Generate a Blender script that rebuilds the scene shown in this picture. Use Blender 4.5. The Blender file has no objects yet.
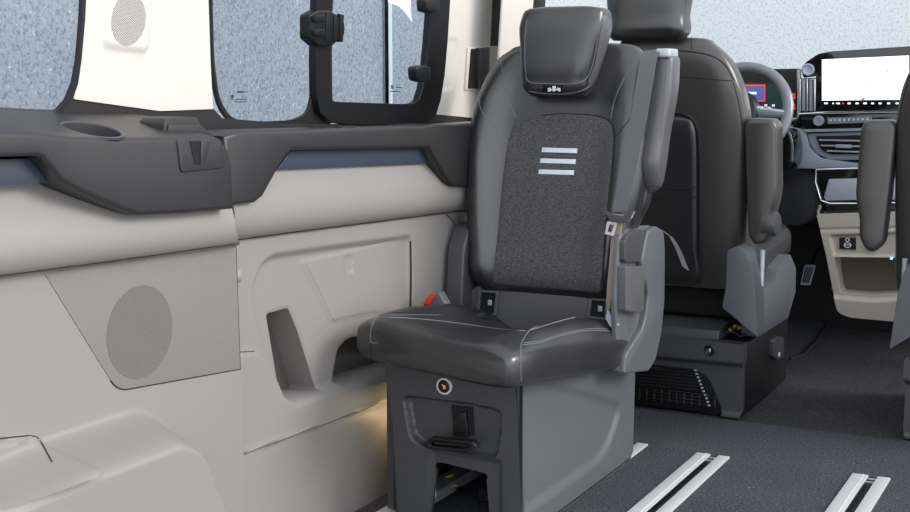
import bpy, bmesh, math, random
import numpy as np
from mathutils import Vector, Matrix
from mathutils.bvhtree import BVHTree

random.seed(4)
SC = bpy.context.scene
COL = SC.collection
PI = math.pi

# ------------------------------------------------------------------ camera
H = 1.10
FPX, CX, CY = 1313.0, 455.0, 256.0
YAW = math.atan2(682, math.hypot(1313, 178))
PIT = math.atan2(178, 1313)
FW = Vector((-math.sin(YAW) * math.cos(PIT), math.cos(YAW) * math.cos(PIT), -math.sin(PIT)))
RT = Vector((math.cos(YAW), math.sin(YAW), 0))
UP = RT.cross(FW)
EYE = Vector((0, 0, H))


def ray(x, y):
    return FW + RT * ((x - CX) / FPX) - UP * ((y - CY) / FPX)


def onx(x, y, X):
    d = ray(x, y)
    return EYE + d * (X / d.x)


def ony(x, y, Y):
    d = ray(x, y)
    return EYE + d * (Y / d.y)


def onz(x, y, Z=0.0):
    d = ray(x, y)
    return EYE + d * ((Z - H) / d.z)


def YZ(pts, X):
    return [(onx(x, y, X).y, onx(x, y, X).z) for x, y in pts]


def XZ(pts, Y):
    return [(ony(x, y, Y).x, ony(x, y, Y).z) for x, y in pts]


def XY(pts, Z=0.0):
    return [(onz(x, y, Z).x, onz(x, y, Z).y) for x, y in pts]


cam = bpy.data.cameras.new('camera')
cam.sensor_width = 36
cam.lens = FPX / 910 * 36
cam.clip_start = 0.02
co = bpy.data.objects.new('camera', cam)
COL.objects.link(co)
co.location = EYE
co.rotation_euler = Matrix((RT, UP, -FW)).transposed().to_euler()
SC.camera = co

# ------------------------------------------------------------------ materials


def lin(c):
    return tuple((v / 12.92 if v <= .04045 else ((v + .055) / 1.055) ** 2.4) for v in c)


def rgb(r, g, b):
    return lin((r / 255, g / 255, b / 255)) + (1,)


class NT:
    def __init__(s, name):
        s.m = bpy.data.materials.new(name)
        s.m.use_nodes = True
        s.t = s.m.node_tree
        s.b = s.t.nodes['Principled BSDF']
        s.out = s.t.nodes['Material Output']
        s._c = None

    def n(s, typ, **kw):
        nd = s.t.nodes.new(typ)
        for k, v in kw.items():
            if k.startswith('i_'):
                nd.inputs[k[2:].replace('_', ' ')].default_value = v
            else:
                setattr(nd, k, v)
        return nd

    def l(s, a, b):
        s.t.links.new(a, b)

    def coord(s, scale=(1, 1, 1)):
        tc = s.n('ShaderNodeTexCoord')
        mp = s.n('ShaderNodeMapping')
        mp.inputs['Scale'].default_value = scale
        s.l(tc.outputs['Object'], mp.inputs['Vector'])
        return mp.outputs['Vector']

    def math(s, op, a, b=None):
        nd = s.n('ShaderNodeMath', operation=op)
        for i, v in enumerate((a, b)):
            if v is None:
                continue
            if isinstance(v, (int, float)):
                nd.inputs[i].default_value = v
            else:
                s.l(v, nd.inputs[i])
        return nd.outputs[0]

    def mix(s, fac, c1, c2):
        nd = s.n('ShaderNodeMix', data_type='RGBA')
        for sock, v in ((nd.inputs[0], fac), (nd.inputs[6], c1), (nd.inputs[7], c2)):
            if isinstance(v, (int, float, tuple)):
                sock.default_value = v
            else:
                s.l(v, sock)
        return nd.outputs[2]


def scl(c, f):
    return tuple(min(1, v * f) for v in c[:3]) + (1,)


def mat(name, col, rough=.5, metal=0., bump=None, var=None, spec=.5, stretch=(1, 1, 1), coat=0.):
    """col base; bump=(scale,strength,dist); var=(scale,amount)"""
    k = NT(name)
    k.b.inputs['Base Color'].default_value = col
    k.b.inputs['Roughness'].default_value = rough
    k.b.inputs['Metallic'].default_value = metal
    k.b.inputs['Specular IOR Level'].default_value = spec
    k.b.inputs['Coat Weight'].default_value = coat
    k.b.inputs['Coat Roughness'].default_value = .08
    v = k.coord(stretch)
    sc, am = var or (14, .06)
    nz = k.n('ShaderNodeTexNoise', i_Scale=sc, i_Detail=4)
    k.l(v, nz.inputs['Vector'])
    k.l(k.mix(nz.outputs['Fac'], scl(col, 1 - am), scl(col, 1 + am)), k.b.inputs['Base Color'])
    if bump:
        n2 = k.n('ShaderNodeTexNoise', i_Scale=bump[0], i_Detail=3)
        k.l(v, n2.inputs['Vector'])
        bp = k.n('ShaderNodeBump', i_Strength=bump[1], i_Distance=bump[2])
        k.l(n2.outputs['Fac'], bp.inputs['Height'])
        k.l(bp.outputs['Normal'], k.b.inputs['Normal'])
    return k.m


def emis(name, col, s):
    k = NT(name)
    k.b.inputs['Base Color'].default_value = col
    k.b.inputs['Emission Color'].default_value = col
    k.b.inputs['Emission Strength'].default_value = s
    return k.m


def glass(name, col, refl=.12):
    k = NT(name)
    tr = k.n('ShaderNodeBsdfTransparent')
    tr.inputs['Color'].default_value = col
    gl = k.n('ShaderNodeBsdfGlossy')
    gl.inputs['Roughness'].default_value = .02
    lw = k.n('ShaderNodeLayerWeight')
    fac = k.math('ADD', k.math('MULTIPLY', k.math('POWER', lw.outputs['Facing'], 5.0), .6), .02)
    mx = k.n('ShaderNodeMixShader')
    k.l(fac, mx.inputs[0])
    k.l(tr.outputs[0], mx.inputs[1])
    k.l(gl.outputs[0], mx.inputs[2])
    k.l(mx.outputs[0], k.out.inputs['Surface'])
    return k.m


def speckle(name, base, dark, light, scale, rough=.95, bump=.4, dist=.004, amount=.5):
    k = NT(name)
    v = k.coord()
    n1 = k.n('ShaderNodeTexNoise', i_Scale=scale, i_Detail=3, i_Roughness=.7)
    k.l(v, n1.inputs['Vector'])
    r = k.n('ShaderNodeValToRGB')
    r.color_ramp.elements[0].position = .36
    r.color_ramp.elements[0].color = dark
    r.color_ramp.elements[1].position = .5
    r.color_ramp.elements[1].color = base
    e = r.color_ramp.elements.new(.64)
    e.color = base
    e = r.color_ramp.elements.new(.72)
    e.color = light
    k.l(n1.outputs['Fac'], r.inputs[0])
    n2 = k.n('ShaderNodeTexNoise', i_Scale=scale * .04, i_Detail=3)
    k.l(v, n2.inputs['Vector'])
    mul = k.n('ShaderNodeMix', data_type='RGBA', blend_type='MULTIPLY')
    mul.inputs[0].default_value = 1
    k.l(r.outputs[0], mul.inputs[6])
    k.l(k.mix(n2.outputs['Fac'], (1 - amount, 1 - amount, 1 - amount, 1), (1 + amount, 1 + amount, 1 + amount, 1)), mul.inputs[7])
    k.l(mul.outputs[2], k.b.inputs['Base Color'])
    k.b.inputs['Roughness'].default_value = rough
    k.b.inputs['Specular IOR Level'].default_value = .25
    bp = k.n('ShaderNodeBump', i_Strength=bump, i_Distance=dist)
    k.l(n1.outputs['Fac'], bp.inputs['Height'])
    k.l(bp.outputs['Normal'], k.b.inputs['Normal'])
    return k.m


def perforated(name, col, hole, pitch, size, axes=('Y', 'Z'), rough=.6):
    """sheet with a grid of small punched holes"""
    k = NT(name)
    v = k.coord()
    sp = k.n('ShaderNodeSeparateXYZ')
    k.l(v, sp.inputs[0])
    w = PI / pitch
    a0, b0 = sp.outputs[axes[0]], sp.outputs[axes[1]]
    p = k.math('ADD', a0, b0)
    q = k.math('SUBTRACT', a0, b0)
    a = k.math('SINE', k.math('MULTIPLY', p, w))
    b = k.math('SINE', k.math('MULTIPLY', q, w))
    d = k.math('MULTIPLY', k.math('ABSOLUTE', a), k.math('ABSOLUTE', b))
    f = k.math('GREATER_THAN', d, size)
    k.l(k.mix(f, col, hole), k.b.inputs['Base Color'])
    k.b.inputs['Roughness'].default_value = rough
    return k.m


M = {}
M['white'] = mat('cream trim plastic', rgb(206, 200, 192), .55, bump=(700, .08, .001))
M['beige'] = mat('greige trim plastic', rgb(131, 127, 124), .5, bump=(600, .12, .001), var=(3, .03))
M['beige2'] = mat('darker greige trim', rgb(138, 133, 129), .55, bump=(600, .12, .001), var=(3, .03))
M['perf'] = perforated('speaker mesh', rgb(130, 126, 121), rgb(84, 81, 77), .0046, .5)
M['perf_dark'] = perforated('speaker mesh over cone', rgb(118, 114, 108), rgb(58, 55, 52), .0046, .42)
M['perf_white'] = perforated('pillar speaker holes', rgb(206, 200, 192), rgb(30, 28, 26), .0048, .42)
M['dark'] = mat('dark grained plastic', rgb(40, 38, 39), .42, bump=(500, .25, .001))
M['darkblue'] = mat('navy soft trim', rgb(48, 55, 70), .42, bump=(500, .1, .001))
M['plastic'] = mat('mid grey grained plastic', rgb(81, 83, 88), .46, bump=(420, .35, .0012))
M['plastic_dk'] = mat('charcoal plastic', rgb(61, 61, 64), .4, bump=(420, .25, .001))
M['black'] = mat('black plastic', rgb(20, 20, 21), .4, spec=.35)
M['rubber'] = mat('black rubber', rgb(20, 20, 21), .45)
M['void'] = mat('unlit black lining', rgb(12, 12, 13), .9)  # near-black paints the darkness inside openings, slots and the footwell
M['leather'] = mat('black leather', rgb(36, 35, 37), .3, bump=(260, .2, .001), spec=.9)
M['leather_br'] = mat('warm dark leather', rgb(54, 51, 50), .31, bump=(260, .18, .001), spec=.7)
M['leather_gr'] = mat('grey leather', rgb(82, 81, 83), .35, bump=(260, .22, .0012), spec=.5)
M['beige_dk'] = mat('dark taupe cubby lining', rgb(98, 88, 76), .6)  # dark brown imitates the shade inside the console cubby
M['beige_dk2'] = mat('grey pocket lining', rgb(84, 81, 79), .6)  # darkened grey puts the pockets' shading into their back
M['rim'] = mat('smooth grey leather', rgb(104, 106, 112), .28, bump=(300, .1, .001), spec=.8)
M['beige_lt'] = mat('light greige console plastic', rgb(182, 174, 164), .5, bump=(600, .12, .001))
M['stitch'] = mat('grey stitching thread', rgb(108, 109, 114), .7, bump=(900, .4, .001))
M['seam'] = mat('dark seam', rgb(18, 18, 19), .8)
M['gap'] = mat('dark panel joint', rgb(40, 37, 34), .9)
M['belt'] = mat('grey belt webbing', rgb(86, 86, 90), .45, bump=(900, .4, .001), stretch=(1, 1, .15))
M['belt_tan'] = mat('worn webbing edge', rgb(150, 138, 122), .6, bump=(900, .4, .001))  # tan paints the light caught by the twisted belt's edge
M['alu'] = mat('brushed aluminium', rgb(214, 216, 218), .4, metal=.25, var=(60, .05))
M['chrome'] = mat('chrome', rgb(232, 233, 236), .16, metal=.7)
M['silver'] = mat('satin silver plastic', rgb(170, 175, 185), .32, metal=.3)
M['silver_blue'] = mat('blue grey dash plastic', rgb(138, 146, 161), .36)
M['gloss'] = mat('piano black', rgb(10, 11, 13), .08, coat=.6)
M['red'] = mat('red release button', rgb(214, 58, 36), .4)
M['brass'] = mat('brass fitting', rgb(176, 146, 84), .35, metal=.8)
M['yellow'] = mat('yellow wire', rgb(200, 190, 70), .5)
M['paper'] = mat('white paper', rgb(235, 236, 238), .7)
M['ink'] = mat('dark print', rgb(40, 52, 68), .7)
M['mark'] = mat('white print', rgb(232, 236, 238), .6)
M['bar'] = mat('pale blue grey flash', rgb(196, 208, 214), .45, bump=(800, .2, .001))
M['carpet'] = speckle('blue grey carpet', rgb(66, 67, 74), rgb(32, 33, 39), rgb(146, 149, 160), 130, amount=.22)
M['carpet2'] = speckle('dark cab carpet', rgb(54, 52, 55), rgb(27, 26, 29), rgb(98, 96, 100), 120, amount=.4)
M['matcarpet'] = speckle('footwell mat pile', rgb(50, 52, 60), rgb(26, 27, 32), rgb(78, 80, 88), 260, amount=.15)
M['stucco'] = speckle('grey blue roughcast', rgb(152, 160, 167), rgb(112, 124, 137), rgb(232, 237, 242), 75, bump=.6, dist=.01, amount=.1)
M['stucco_w'] = speckle('white roughcast', rgb(236, 237, 237), rgb(206, 210, 213), rgb(250, 250, 250), 60, bump=.5, dist=.012, amount=.03)
M['bead'] = mat('pale joint strip', rgb(196, 206, 216), .6)
M['tint'] = glass('tinted side glass', (.88, .90, .92, 1))
M['clear'] = glass('clear windscreen glass', (.96, .98, .98, 1))
M['screen'] = emis('lit map screen', (.93, .96, .93, 1), 1.0)
M['ledred'] = emis('red lamp', (.75, .04, .03, 1), .8)
M['ledblue'] = emis('blue lamp', (.15, .75, 1, 1), 2)
M['cluster'] = emis('blue cluster display', (.06, .09, .27, 1), .8)
M['cluster2'] = emis('teal cluster display', (.004, .022, .019, 1), .7)
M['lit'] = emis('lit icon', (.9, .95, 1, 1), .9)
M['orange'] = emis('orange heater icon', (.9, .16, .05, 1), .8)


def fabric():
    k = NT('mottled charcoal fabric')
    v = k.coord((.35, 1, 1))
    n1 = k.n('ShaderNodeTexNoise', i_Scale=420, i_Detail=4, i_Roughness=.75)
    k.l(v, n1.inputs['Vector'])
    r = k.n('ShaderNodeValToRGB')
    r.color_ramp.elements[0].position = .34
    r.color_ramp.elements[0].color = rgb(48, 47, 48)
    r.color_ramp.elements[1].position = .68
    r.color_ramp.elements[1].color = rgb(98, 96, 97)
    k.l(n1.outputs['Fac'], r.inputs[0])
    k.l(r.outputs[0], k.b.inputs['Base Color'])
    k.b.inputs['Roughness'].default_value = .9
    k.b.inputs['Specular IOR Level'].default_value = .2
    bp = k.n('ShaderNodeBump', i_Strength=.5, i_Distance=.002)
    k.l(n1.outputs['Fac'], bp.inputs['Height'])
    k.l(bp.outputs['Normal'], k.b.inputs['Normal'])
    return k.m


M['fabric'] = fabric()

# ------------------------------------------------------------------ mesh building


def sstep(t):
    t = np.clip(t, 0, 1)
    return t * t * (3 - 2 * t)


def wpos(o):
    v = Vector((0, 0, 0))
    while o:
        v += o.location
        o = o.parent
    return v


class MB:
    """collects shapes in world space, then links them as one mesh object"""

    def __init__(s):
        s.v, s.f, s.mi = [], [], []

    def add(s, verts, faces, mi=0):
        b = len(s.v)
        s.v += [tuple(p) for p in verts]
        s.f += [tuple(i + b for i in f) for f in faces]
        s.mi += [mi] * len(faces) if isinstance(mi, int) else list(mi)
        return s

    def bm(s, bm, mi=0, mtx=None):
        bm.verts.index_update()
        vs = [(mtx @ v.co if mtx else v.co) for v in bm.verts]
        s.add(vs, [[v.index for v in f.verts] for f in bm.faces], mi)
        bm.free()
        return s

    def box(s, lo, hi, r=.0, mi=0, seg=3, mtx=None):
        b = bmesh.new()
        bmesh.ops.create_cube(b, size=1)
        for v in b.verts:
            v.co = Vector([lo[i] + (hi[i] - lo[i]) * (v.co[i] + .5) for i in range(3)])
        if r > 0:
            r = min(r, .49 * min(abs(hi[i] - lo[i]) for i in range(3)))
            bmesh.ops.bevel(b, geom=b.edges[:], offset=r, segments=seg, profile=.5, affect='EDGES')
        return s.bm(b, mi, mtx)

    def tube(s, pts, r, n=6, mi=0, closed=False, flat=1.0):
        pts = [Vector(p) for p in pts]
        if len(pts) < 2:
            return s
        L = len(pts)
        rings = []
        up = None
        for i, p in enumerate(pts):
            a = pts[i - 1] if (i or closed) else pts[i]
            b = pts[(i + 1) % L] if (i < L - 1 or closed) else pts[i]
            t = (b - a).normalized()
            if up is None:
                up = t.orthogonal().normalized()
            up = (up - t * up.dot(t)).normalized()
            sd = t.cross(up)
            rr = r[i] if isinstance(r, (list, tuple)) else r
            rings.append([p + (up * math.cos(2 * PI * k / n) + sd * math.sin(2 * PI * k / n) * flat) * rr for k in range(n)])
        vs = [q for rg in rings for q in rg]
        fs = []
        for i in range(L if closed else L - 1):
            j = (i + 1) % L
            for k in range(n):
                fs.append((i * n + k, i * n + (k + 1) % n, j * n + (k + 1) % n, j * n + k))
        if not closed:
            fs.append(tuple(range(n))[::-1])
            fs.append(tuple((L - 1) * n + k for k in range(n)))
        return s.add(vs, fs, mi)

    def prism(s, poly, mp, h0, h1, mi=0, bevel=0., seg=3):
        """2-D outline extruded between heights h0 and h1 of map mp"""
        b = bmesh.new()
        lo = [b.verts.new(mp(a, c, h0)) for a, c in poly]
        hi = [b.verts.new(mp(a, c, h1)) for a, c in poly]
        b.faces.new(lo[::-1])
        top = b.faces.new(hi)
        n = len(poly)
        for i in range(n):
            b.faces.new((lo[i], lo[(i + 1) % n], hi[(i + 1) % n], hi[i]))
        bmesh.ops.recalc_face_normals(b, faces=b.faces[:])
        if bevel > 0:
            es = [e for e in top.edges]
            bmesh.ops.bevel(b, geom=es, offset=bevel, segments=seg, profile=.5, affect='EDGES', clamp_overlap=True)
        bmesh.ops.triangulate(b, faces=[f for f in b.faces if len(f.verts) > 4])
        return s.bm(b, mi)

    def lathe(s, prof, origin, axis, n=24, mi=0):
        ax = Vector(axis).normalized()
        u = ax.orthogonal().normalized()
        w = ax.cross(u)
        o = Vector(origin)
        vs, fs = [], []
        for r, h in prof:
            for k in range(n):
                a = 2 * PI * k / n
                vs.append(o + ax * h + (u * math.cos(a) + w * math.sin(a)) * max(r, 1e-5))
        for i in range(len(prof) - 1):
            for k in range(n):
                fs.append((i * n + k, i * n + (k + 1) % n, (i + 1) * n + (k + 1) % n, (i + 1) * n + k))
        fs.append(tuple(range(n))[::-1])
        fs.append(tuple((len(prof) - 1) * n + k for k in range(n)))
        return s.add(vs, fs, mi)

    def bvh(s):
        return BVHTree.FromPolygons([Vector(v) for v in s.v], s.f)

    def build(s, name, mats, parent=None, label=None, sharp=38, bevel=None):
        me = bpy.data.meshes.new(name)
        off = wpos(parent) if parent else Vector((0, 0, 0))
        me.from_pydata([Vector(v) - off for v in s.v], [], s.f)
        for m in (mats if isinstance(mats, (list, tuple)) else [mats]):
            me.materials.append(M[m] if isinstance(m, str) else m)
        me.polygons.foreach_set('material_index', s.mi)
        me.update()
        b = bmesh.new()
        b.from_mesh(me)
        bmesh.ops.recalc_face_normals(b, faces=b.faces[:])
        b.to_mesh(me)
        b.free()
        me.polygons.foreach_set('use_smooth', [True] * len(me.polygons))
        me.set_sharp_from_angle(angle=math.radians(sharp))
        o = bpy.data.objects.new(name, me)
        COL.objects.link(o)
        if parent:
            o.parent = parent
        if label:
            o['label'] = label
        if bevel:
            md = o.modifiers.new('bevel', 'BEVEL')
            md.width, md.segments, md.limit_method, md.angle_limit = bevel, 2, 'ANGLE', math.radians(45)
        return o


def tag(o, label, cat, group=None, kind=None):
    o['label'] = label
    o['category'] = cat
    if group:
        o['group'] = group
    if kind:
        o['kind'] = kind
    return o


def thing(name, loc, label, cat, group=None):
    o = bpy.data.objects.new(name, None)
    COL.objects.link(o)
    o.location = loc
    o.empty_display_size = .1
    return tag(o, label, cat, group)


def struct(o, label=None, cat=None):
    o['kind'] = 'structure'
    if label:
        o['label'] = label
    if cat:
        o['category'] = cat
    return o


def roundpoly(pts, r, n=5):
    out = []
    L = len(pts)
    for i in range(L):
        p0, p, p1 = Vector(pts[i - 1]), Vector(pts[i]), Vector(pts[(i + 1) % L])
        a, b = (p0 - p), (p1 - p)
        if a.length < 1e-9 or b.length < 1e-9:
            continue
        rr = r[i] if isinstance(r, (list, tuple)) else r
        d = min(rr, a.length * .45, b.length * .45)
        if d < 1e-6:
            out.append(tuple(p))
            continue
        s, e = p + a.normalized() * d, p + b.normalized() * d
        for k in range(n + 1):
            t = k / n
            out.append(tuple(s * (1 - t) ** 2 + p * 2 * t * (1 - t) + e * t * t))
    return out


def spline(pts, n=40, closed=False):
    """Catmull-Rom resampling of a polyline of any dimension"""
    P = [np.array(p, float) for p in pts]
    L = len(P)
    segs = L if closed else L - 1
    out = []
    per = max(2, n // segs)
    for i in range(segs):
        if closed:
            p0, p1, p2, p3 = P[i - 1], P[i], P[(i + 1) % L], P[(i + 2) % L]
        else:
            p1, p2 = P[i], P[i + 1]
            p0 = P[i - 1] if i else 2 * p1 - p2
            p3 = P[i + 2] if i + 2 < L else 2 * p2 - p1
        for k in range(per):
            t = k / per
            out.append(.5 * (2 * p1 + (p2 - p0) * t + (2 * p0 - 5 * p1 + 4 * p2 - p3) * t * t + (3 * p1 - p0 - 3 * p2 + p3) * t ** 3))
    if not closed:
        out.append(P[-1])
    return out


def sdf(poly, A, B):
    P = np.array(poly, float)
    d = np.full(A.shape, 1e9)
    ins = np.zeros(A.shape, bool)
    L = len(P)
    for i in range(L):
        x0, y0 = P[i]
        x1, y1 = P[(i + 1) % L]
        ex, ey = x1 - x0, y1 - y0
        wx, wy = A - x0, B - y0
        t = np.clip((wx * ex + wy * ey) / (ex * ex + ey * ey + 1e-12), 0, 1)
        d = np.minimum(d, np.hypot(wx - ex * t, wy - ey * t))
        if y0 != y1:
            c = ((y0 > B) != (y1 > B)) & (A < (x1 - x0) * (B - y0) / (y1 - y0) + x0)
            ins ^= c
    return np.where(ins, -d, d)


def sdline(pts, A, B):
    d = np.full(A.shape, 1e9)
    for (x0, y0), (x1, y1) in zip(pts[:-1], pts[1:]):
        ex, ey = x1 - x0, y1 - y0
        wx, wy = A - x0, B - y0
        t = np.clip((wx * ex + wy * ey) / (ex * ex + ey * ey + 1e-12), 0, 1)
        d = np.minimum(d, np.hypot(wx - ex * t, wy - ey * t))
    return d


def relief(mb, poly, mp, feats, res, thick, mats=(), base=None, holes=()):
    """panel of outline poly whose front carries raised / sunk features.
    feats: ('area', poly, depth, width) or ('line', pts, depth, width); mats: (poly, index) ; base(A,B)->h"""
    P = np.array(poly, float)
    a0, b0 = P.min(0)
    a1, b1 = P.max(0)
    na, nb = int((a1 - a0) / res) + 2, int((b1 - b0) / res) + 2
    ga, gb = np.linspace(a0, a1, na), np.linspace(b0, b1, nb)
    A, B = np.meshgrid(ga, gb, indexing='ij')
    ca, cb = (A[:-1, :-1] + A[1:, 1:]) / 2, (B[:-1, :-1] + B[1:, 1:]) / 2
    keep = sdf(poly, ca, cb) < 0
    for hl in holes:
        keep &= sdf(hl, ca, cb) > 0
    loops = [P] + [np.array(hl, float) for hl in holes]
    use = np.zeros(A.shape, int)
    for i, j in ((0, 0), (1, 0), (0, 1), (1, 1)):
        use[i:i + na - 1, j:j + nb - 1] += keep
    edge = (use > 0) & (use < 4)
    # snap rim vertices to the outline
    for i, j in np.argwhere(edge):
        best = None
        o = np.array([A[i, j], B[i, j]])
        for LP in loops:
            E_ = np.roll(LP, -1, axis=0) - LP
            W_ = o - LP
            T_ = np.clip((W_ * E_).sum(1) / ((E_ * E_).sum(1) + 1e-12), 0, 1)
            C_ = LP + E_ * T_[:, None]
            D_ = np.hypot(*(C_ - o).T)
            k = int(D_.argmin())
            if best is None or D_[k] < best[0]:
                best = (D_[k], C_[k])
        if best[0] < res * 1.5:
            A[i, j], B[i, j] = best[1]
    Hh = np.zeros(A.shape) if base is None else base(A, B)
    for ft in feats:
        if ft[0] == 'area':
            Hh = Hh + ft[2] * sstep(.5 - sdf(ft[1], A, B) / ft[3])
        else:
            Hh = Hh + ft[2] * sstep(1 - sdline(ft[1], A, B) / ft[3])
    idx = -np.ones(A.shape, int)
    vs, fs, mi = [], [], []
    for i, j in np.argwhere(use > 0):
        idx[i, j] = len(vs)
        vs.append(mp(A[i, j], B[i, j], Hh[i, j]))
    nf = len(vs)
    midx = np.zeros(keep.shape, int)
    for pl, m in mats:
        midx[sdf(pl, ca, cb) < 0] = m
    for i, j in np.argwhere(keep):
        fs.append((idx[i, j], idx[i + 1, j], idx[i + 1, j + 1], idx[i, j + 1]))
        mi.append(int(midx[i, j]))
    # rim walls going back
    back = {}

    def bk(i, j):
        if (i, j) not in back:
            back[(i, j)] = len(vs)
            vs.append(mp(A[i, j], B[i, j], -thick))
        return back[(i, j)]
    for i, j in np.argwhere(keep):
        for (p, q, di, dj) in (((i, j), (i + 1, j), 0, -1), ((i + 1, j), (i + 1, j + 1), 1, 0),
                               ((i + 1, j + 1), (i, j + 1), 0, 1), ((i, j + 1), (i, j), -1, 0)):
            ii, jj = i + di, j + dj
            if 0 <= ii < na - 1 and 0 <= jj < nb - 1 and keep[ii, jj]:
                continue
            fs.append((idx[p], idx[q], bk(*q), bk(*p)))
            mi.append(0)
    mb.add(vs, [tuple(int(x) for x in f) for f in fs], mi)
    return mb


def interp(keys, n):
    """keys: rows (t, a, b, ...) -> n rows, smooth cubic"""
    K = np.array(keys, float)
    t = np.linspace(K[0, 0], K[-1, 0], n)
    d = np.gradient(K[:, 1:], K[:, 0], axis=0)
    out = []
    for x in t:
        i = min(max(np.searchsorted(K[:, 0], x) - 1, 0), len(K) - 2)
        h = K[i + 1, 0] - K[i, 0]
        s = (x - K[i, 0]) / h
        p0, p1, m0, m1 = K[i, 1:], K[i + 1, 1:], d[i] * h, d[i + 1] * h
        out.append(np.concatenate(([x], (2 * s ** 3 - 3 * s * s + 1) * p0 + (s ** 3 - 2 * s * s + s) * m0 + (-2 * s ** 3 + 3 * s * s) * p1 + (s ** 3 - s * s) * m1)))
    return out


def loft(mb, rings, mi=0, cap=True):
    n = len(rings[0])
    vs = [tuple(p) for r in rings for p in r]
    fs = []
    for i in range(len(rings) - 1):
        for k in range(n):
            fs.append((i * n + k, i * n + (k + 1) % n, (i + 1) * n + (k + 1) % n, (i + 1) * n + k))
    if cap:
        for r0 in (0, len(rings) - 1):
            c = tuple(np.mean(np.array(rings[r0], float), axis=0))
            vs.append(c)
            for k in range(n):
                fs.append((len(vs) - 1, r0 * n + k, r0 * n + (k + 1) % n))
    return mb.add(vs, fs, mi)


def srect(hw, hd, e=4, n=40):
    """superellipse ring"""
    out = []
    for k in range(n):
        a = 2 * PI * k / n
        c, s = math.cos(a), math.sin(a)
        out.append((hw * math.copysign(abs(c) ** (2 / e), c), hd * math.copysign(abs(s) ** (2 / e), s)))
    return out


def hit(bvh, x, y):
    return bvh.ray_cast(EYE, ray(x, y).normalized())


def stitch(mb, bvh, pts, r=.0012, mi=0, n=40, closed=False, lift=.0004, smooth=True):
    """thread following a line over a surface"""
    run = []
    for p in (spline(pts, n, closed) if smooth else pts):
        loc, nor, i, d = hit(bvh, p[0], p[1])
        if loc is None or (run and (loc - run[-1]).length > .12):
            if len(run) > 1:
                mb.tube(run, r, 5, mi)
            run = []
            if loc is None:
                continue
        if nor.dot(ray(p[0], p[1])) > 0:
            nor = -nor
        run.append(loc + nor * lift)
    if len(run) > 1:
        mb.tube(run, r, 5, mi)
    return mb


def patch(mb, bvh, outline, h=.003, mi=0, K=8, n=60, smooth=True, edge=.12, ctr=None):
    """thin panel laid on a surface inside an outline"""
    P = spline(outline, n, True) if smooth else [np.array(p, float) for p in outline]
    if not smooth:
        Q = []
        for i in range(len(P)):
            for k in range(6):
                Q.append(P[i] + (P[(i + 1) % len(P)] - P[i]) * k / 6)
        P = Q
    c = np.mean(P, axis=0) if ctr is None else np.array(ctr, float)
    rings = []
    for sc_, hh in [(1, -.002), (1, h * .6), (1 - edge * .3, h)] + [(1 - edge * .3 - (1 - edge * .3) * k / K, h) for k in range(1, K + 1)]:
        ring = []
        for p in P:
            q = c + (p - c) * max(sc_, .004)
            loc, nor, i, d = hit(bvh, q[0], q[1])
            if loc is None:
                loc, nor, i, d = hit(bvh, *(c + (q - c) * .97))
                if loc is None:
                    ring.append(None)
                    continue
            if nor.dot(ray(*q)) > 0:
                nor = -nor
            ring.append(loc + nor * hh)
        for k in range(len(ring)):
            if ring[k] is None:
                ring[k] = next((ring[(k + s) % len(ring)] for s in range(len(ring)) if ring[(k + s) % len(ring)] is not None), Vector((0, 0, 0)))
        rings.append(ring)
    loft(mb, rings, mi, cap=False)
    m = len(rings[-1])
    base = len(mb.v) - m
    mb.f.append(tuple(range(base, base + m)))
    mb.mi.append(mi)
    return mb


def ribbon(mb, pts, wvecs, th=.0015, mi=0):
    """flat strap: centre points and half-width vectors"""
    vs, fs = [], []
    L = len(pts)
    for i, (p, w) in enumerate(zip(pts, wvecs)):
        p, w = Vector(p), Vector(w)
        t = (Vector(pts[min(i + 1, L - 1)]) - Vector(pts[max(i - 1, 0)])).normalized()
        nn = t.cross(w).normalized() * th
        vs += [p - w - nn, p + w - nn, p + w + nn, p - w + nn]
    for i in range(L - 1):
        for k in range(4):
            fs.append((i * 4 + k, i * 4 + (k + 1) % 4, i * 4 + 4 + (k + 1) % 4, i * 4 + 4 + k))
    fs += [(3, 2, 1, 0), tuple((L - 1) * 4 + k for k in range(4))]
    return mb.add(vs, fs, mi)


def pX(X):
    return lambda a, b, h: (X + h, a, b)


def pY(Y):
    return lambda a, b, h: (a, Y - h, b)


def pZ(Z=0.0):
    return lambda a, b, h: (a, b, Z + h)


# ------------------------------------------------------------------ setting: floor
struct(MB().box((-1.90, .6, -.05), (.35, 4.10, 0)).build('floor', 'carpet'), 'blue grey speckled carpet floor of the passenger cabin', 'floor')
fc = MB().box((-1.90, 4.104, -.055), (.35, 5.9, -.004))
struct(fc.build('floor_cab', 'carpet2'), 'dark worn carpet floor between and ahead of the front seats', 'floor')

# lean of the upper body side: inwards going up
KL = .16


def onl(x, y, X, k=KL):
    d = ray(x, y)
    # X + k (z-1.05) = x
    t = (X + k * (H - 1.05)) / (d.x - k * d.z)
    return EYE + d * t


def YZL(pts, X):
    return [(onl(x, y, X).y, onl(x, y, X).z) for x, y in pts]


def pL(X, k=KL):
    return lambda a, b, h: (X + k * (b - 1.05) + h, a, b)


# ------------------------------------------------------------------ setting: left wall, lower panels
XF, XR = -1.72, -1.67
wl = thing('wall_left', (-1.72, 2.4, 0), 'greige trimmed left body side with windows above', 'wall')
wl['kind'] = 'structure'

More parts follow.
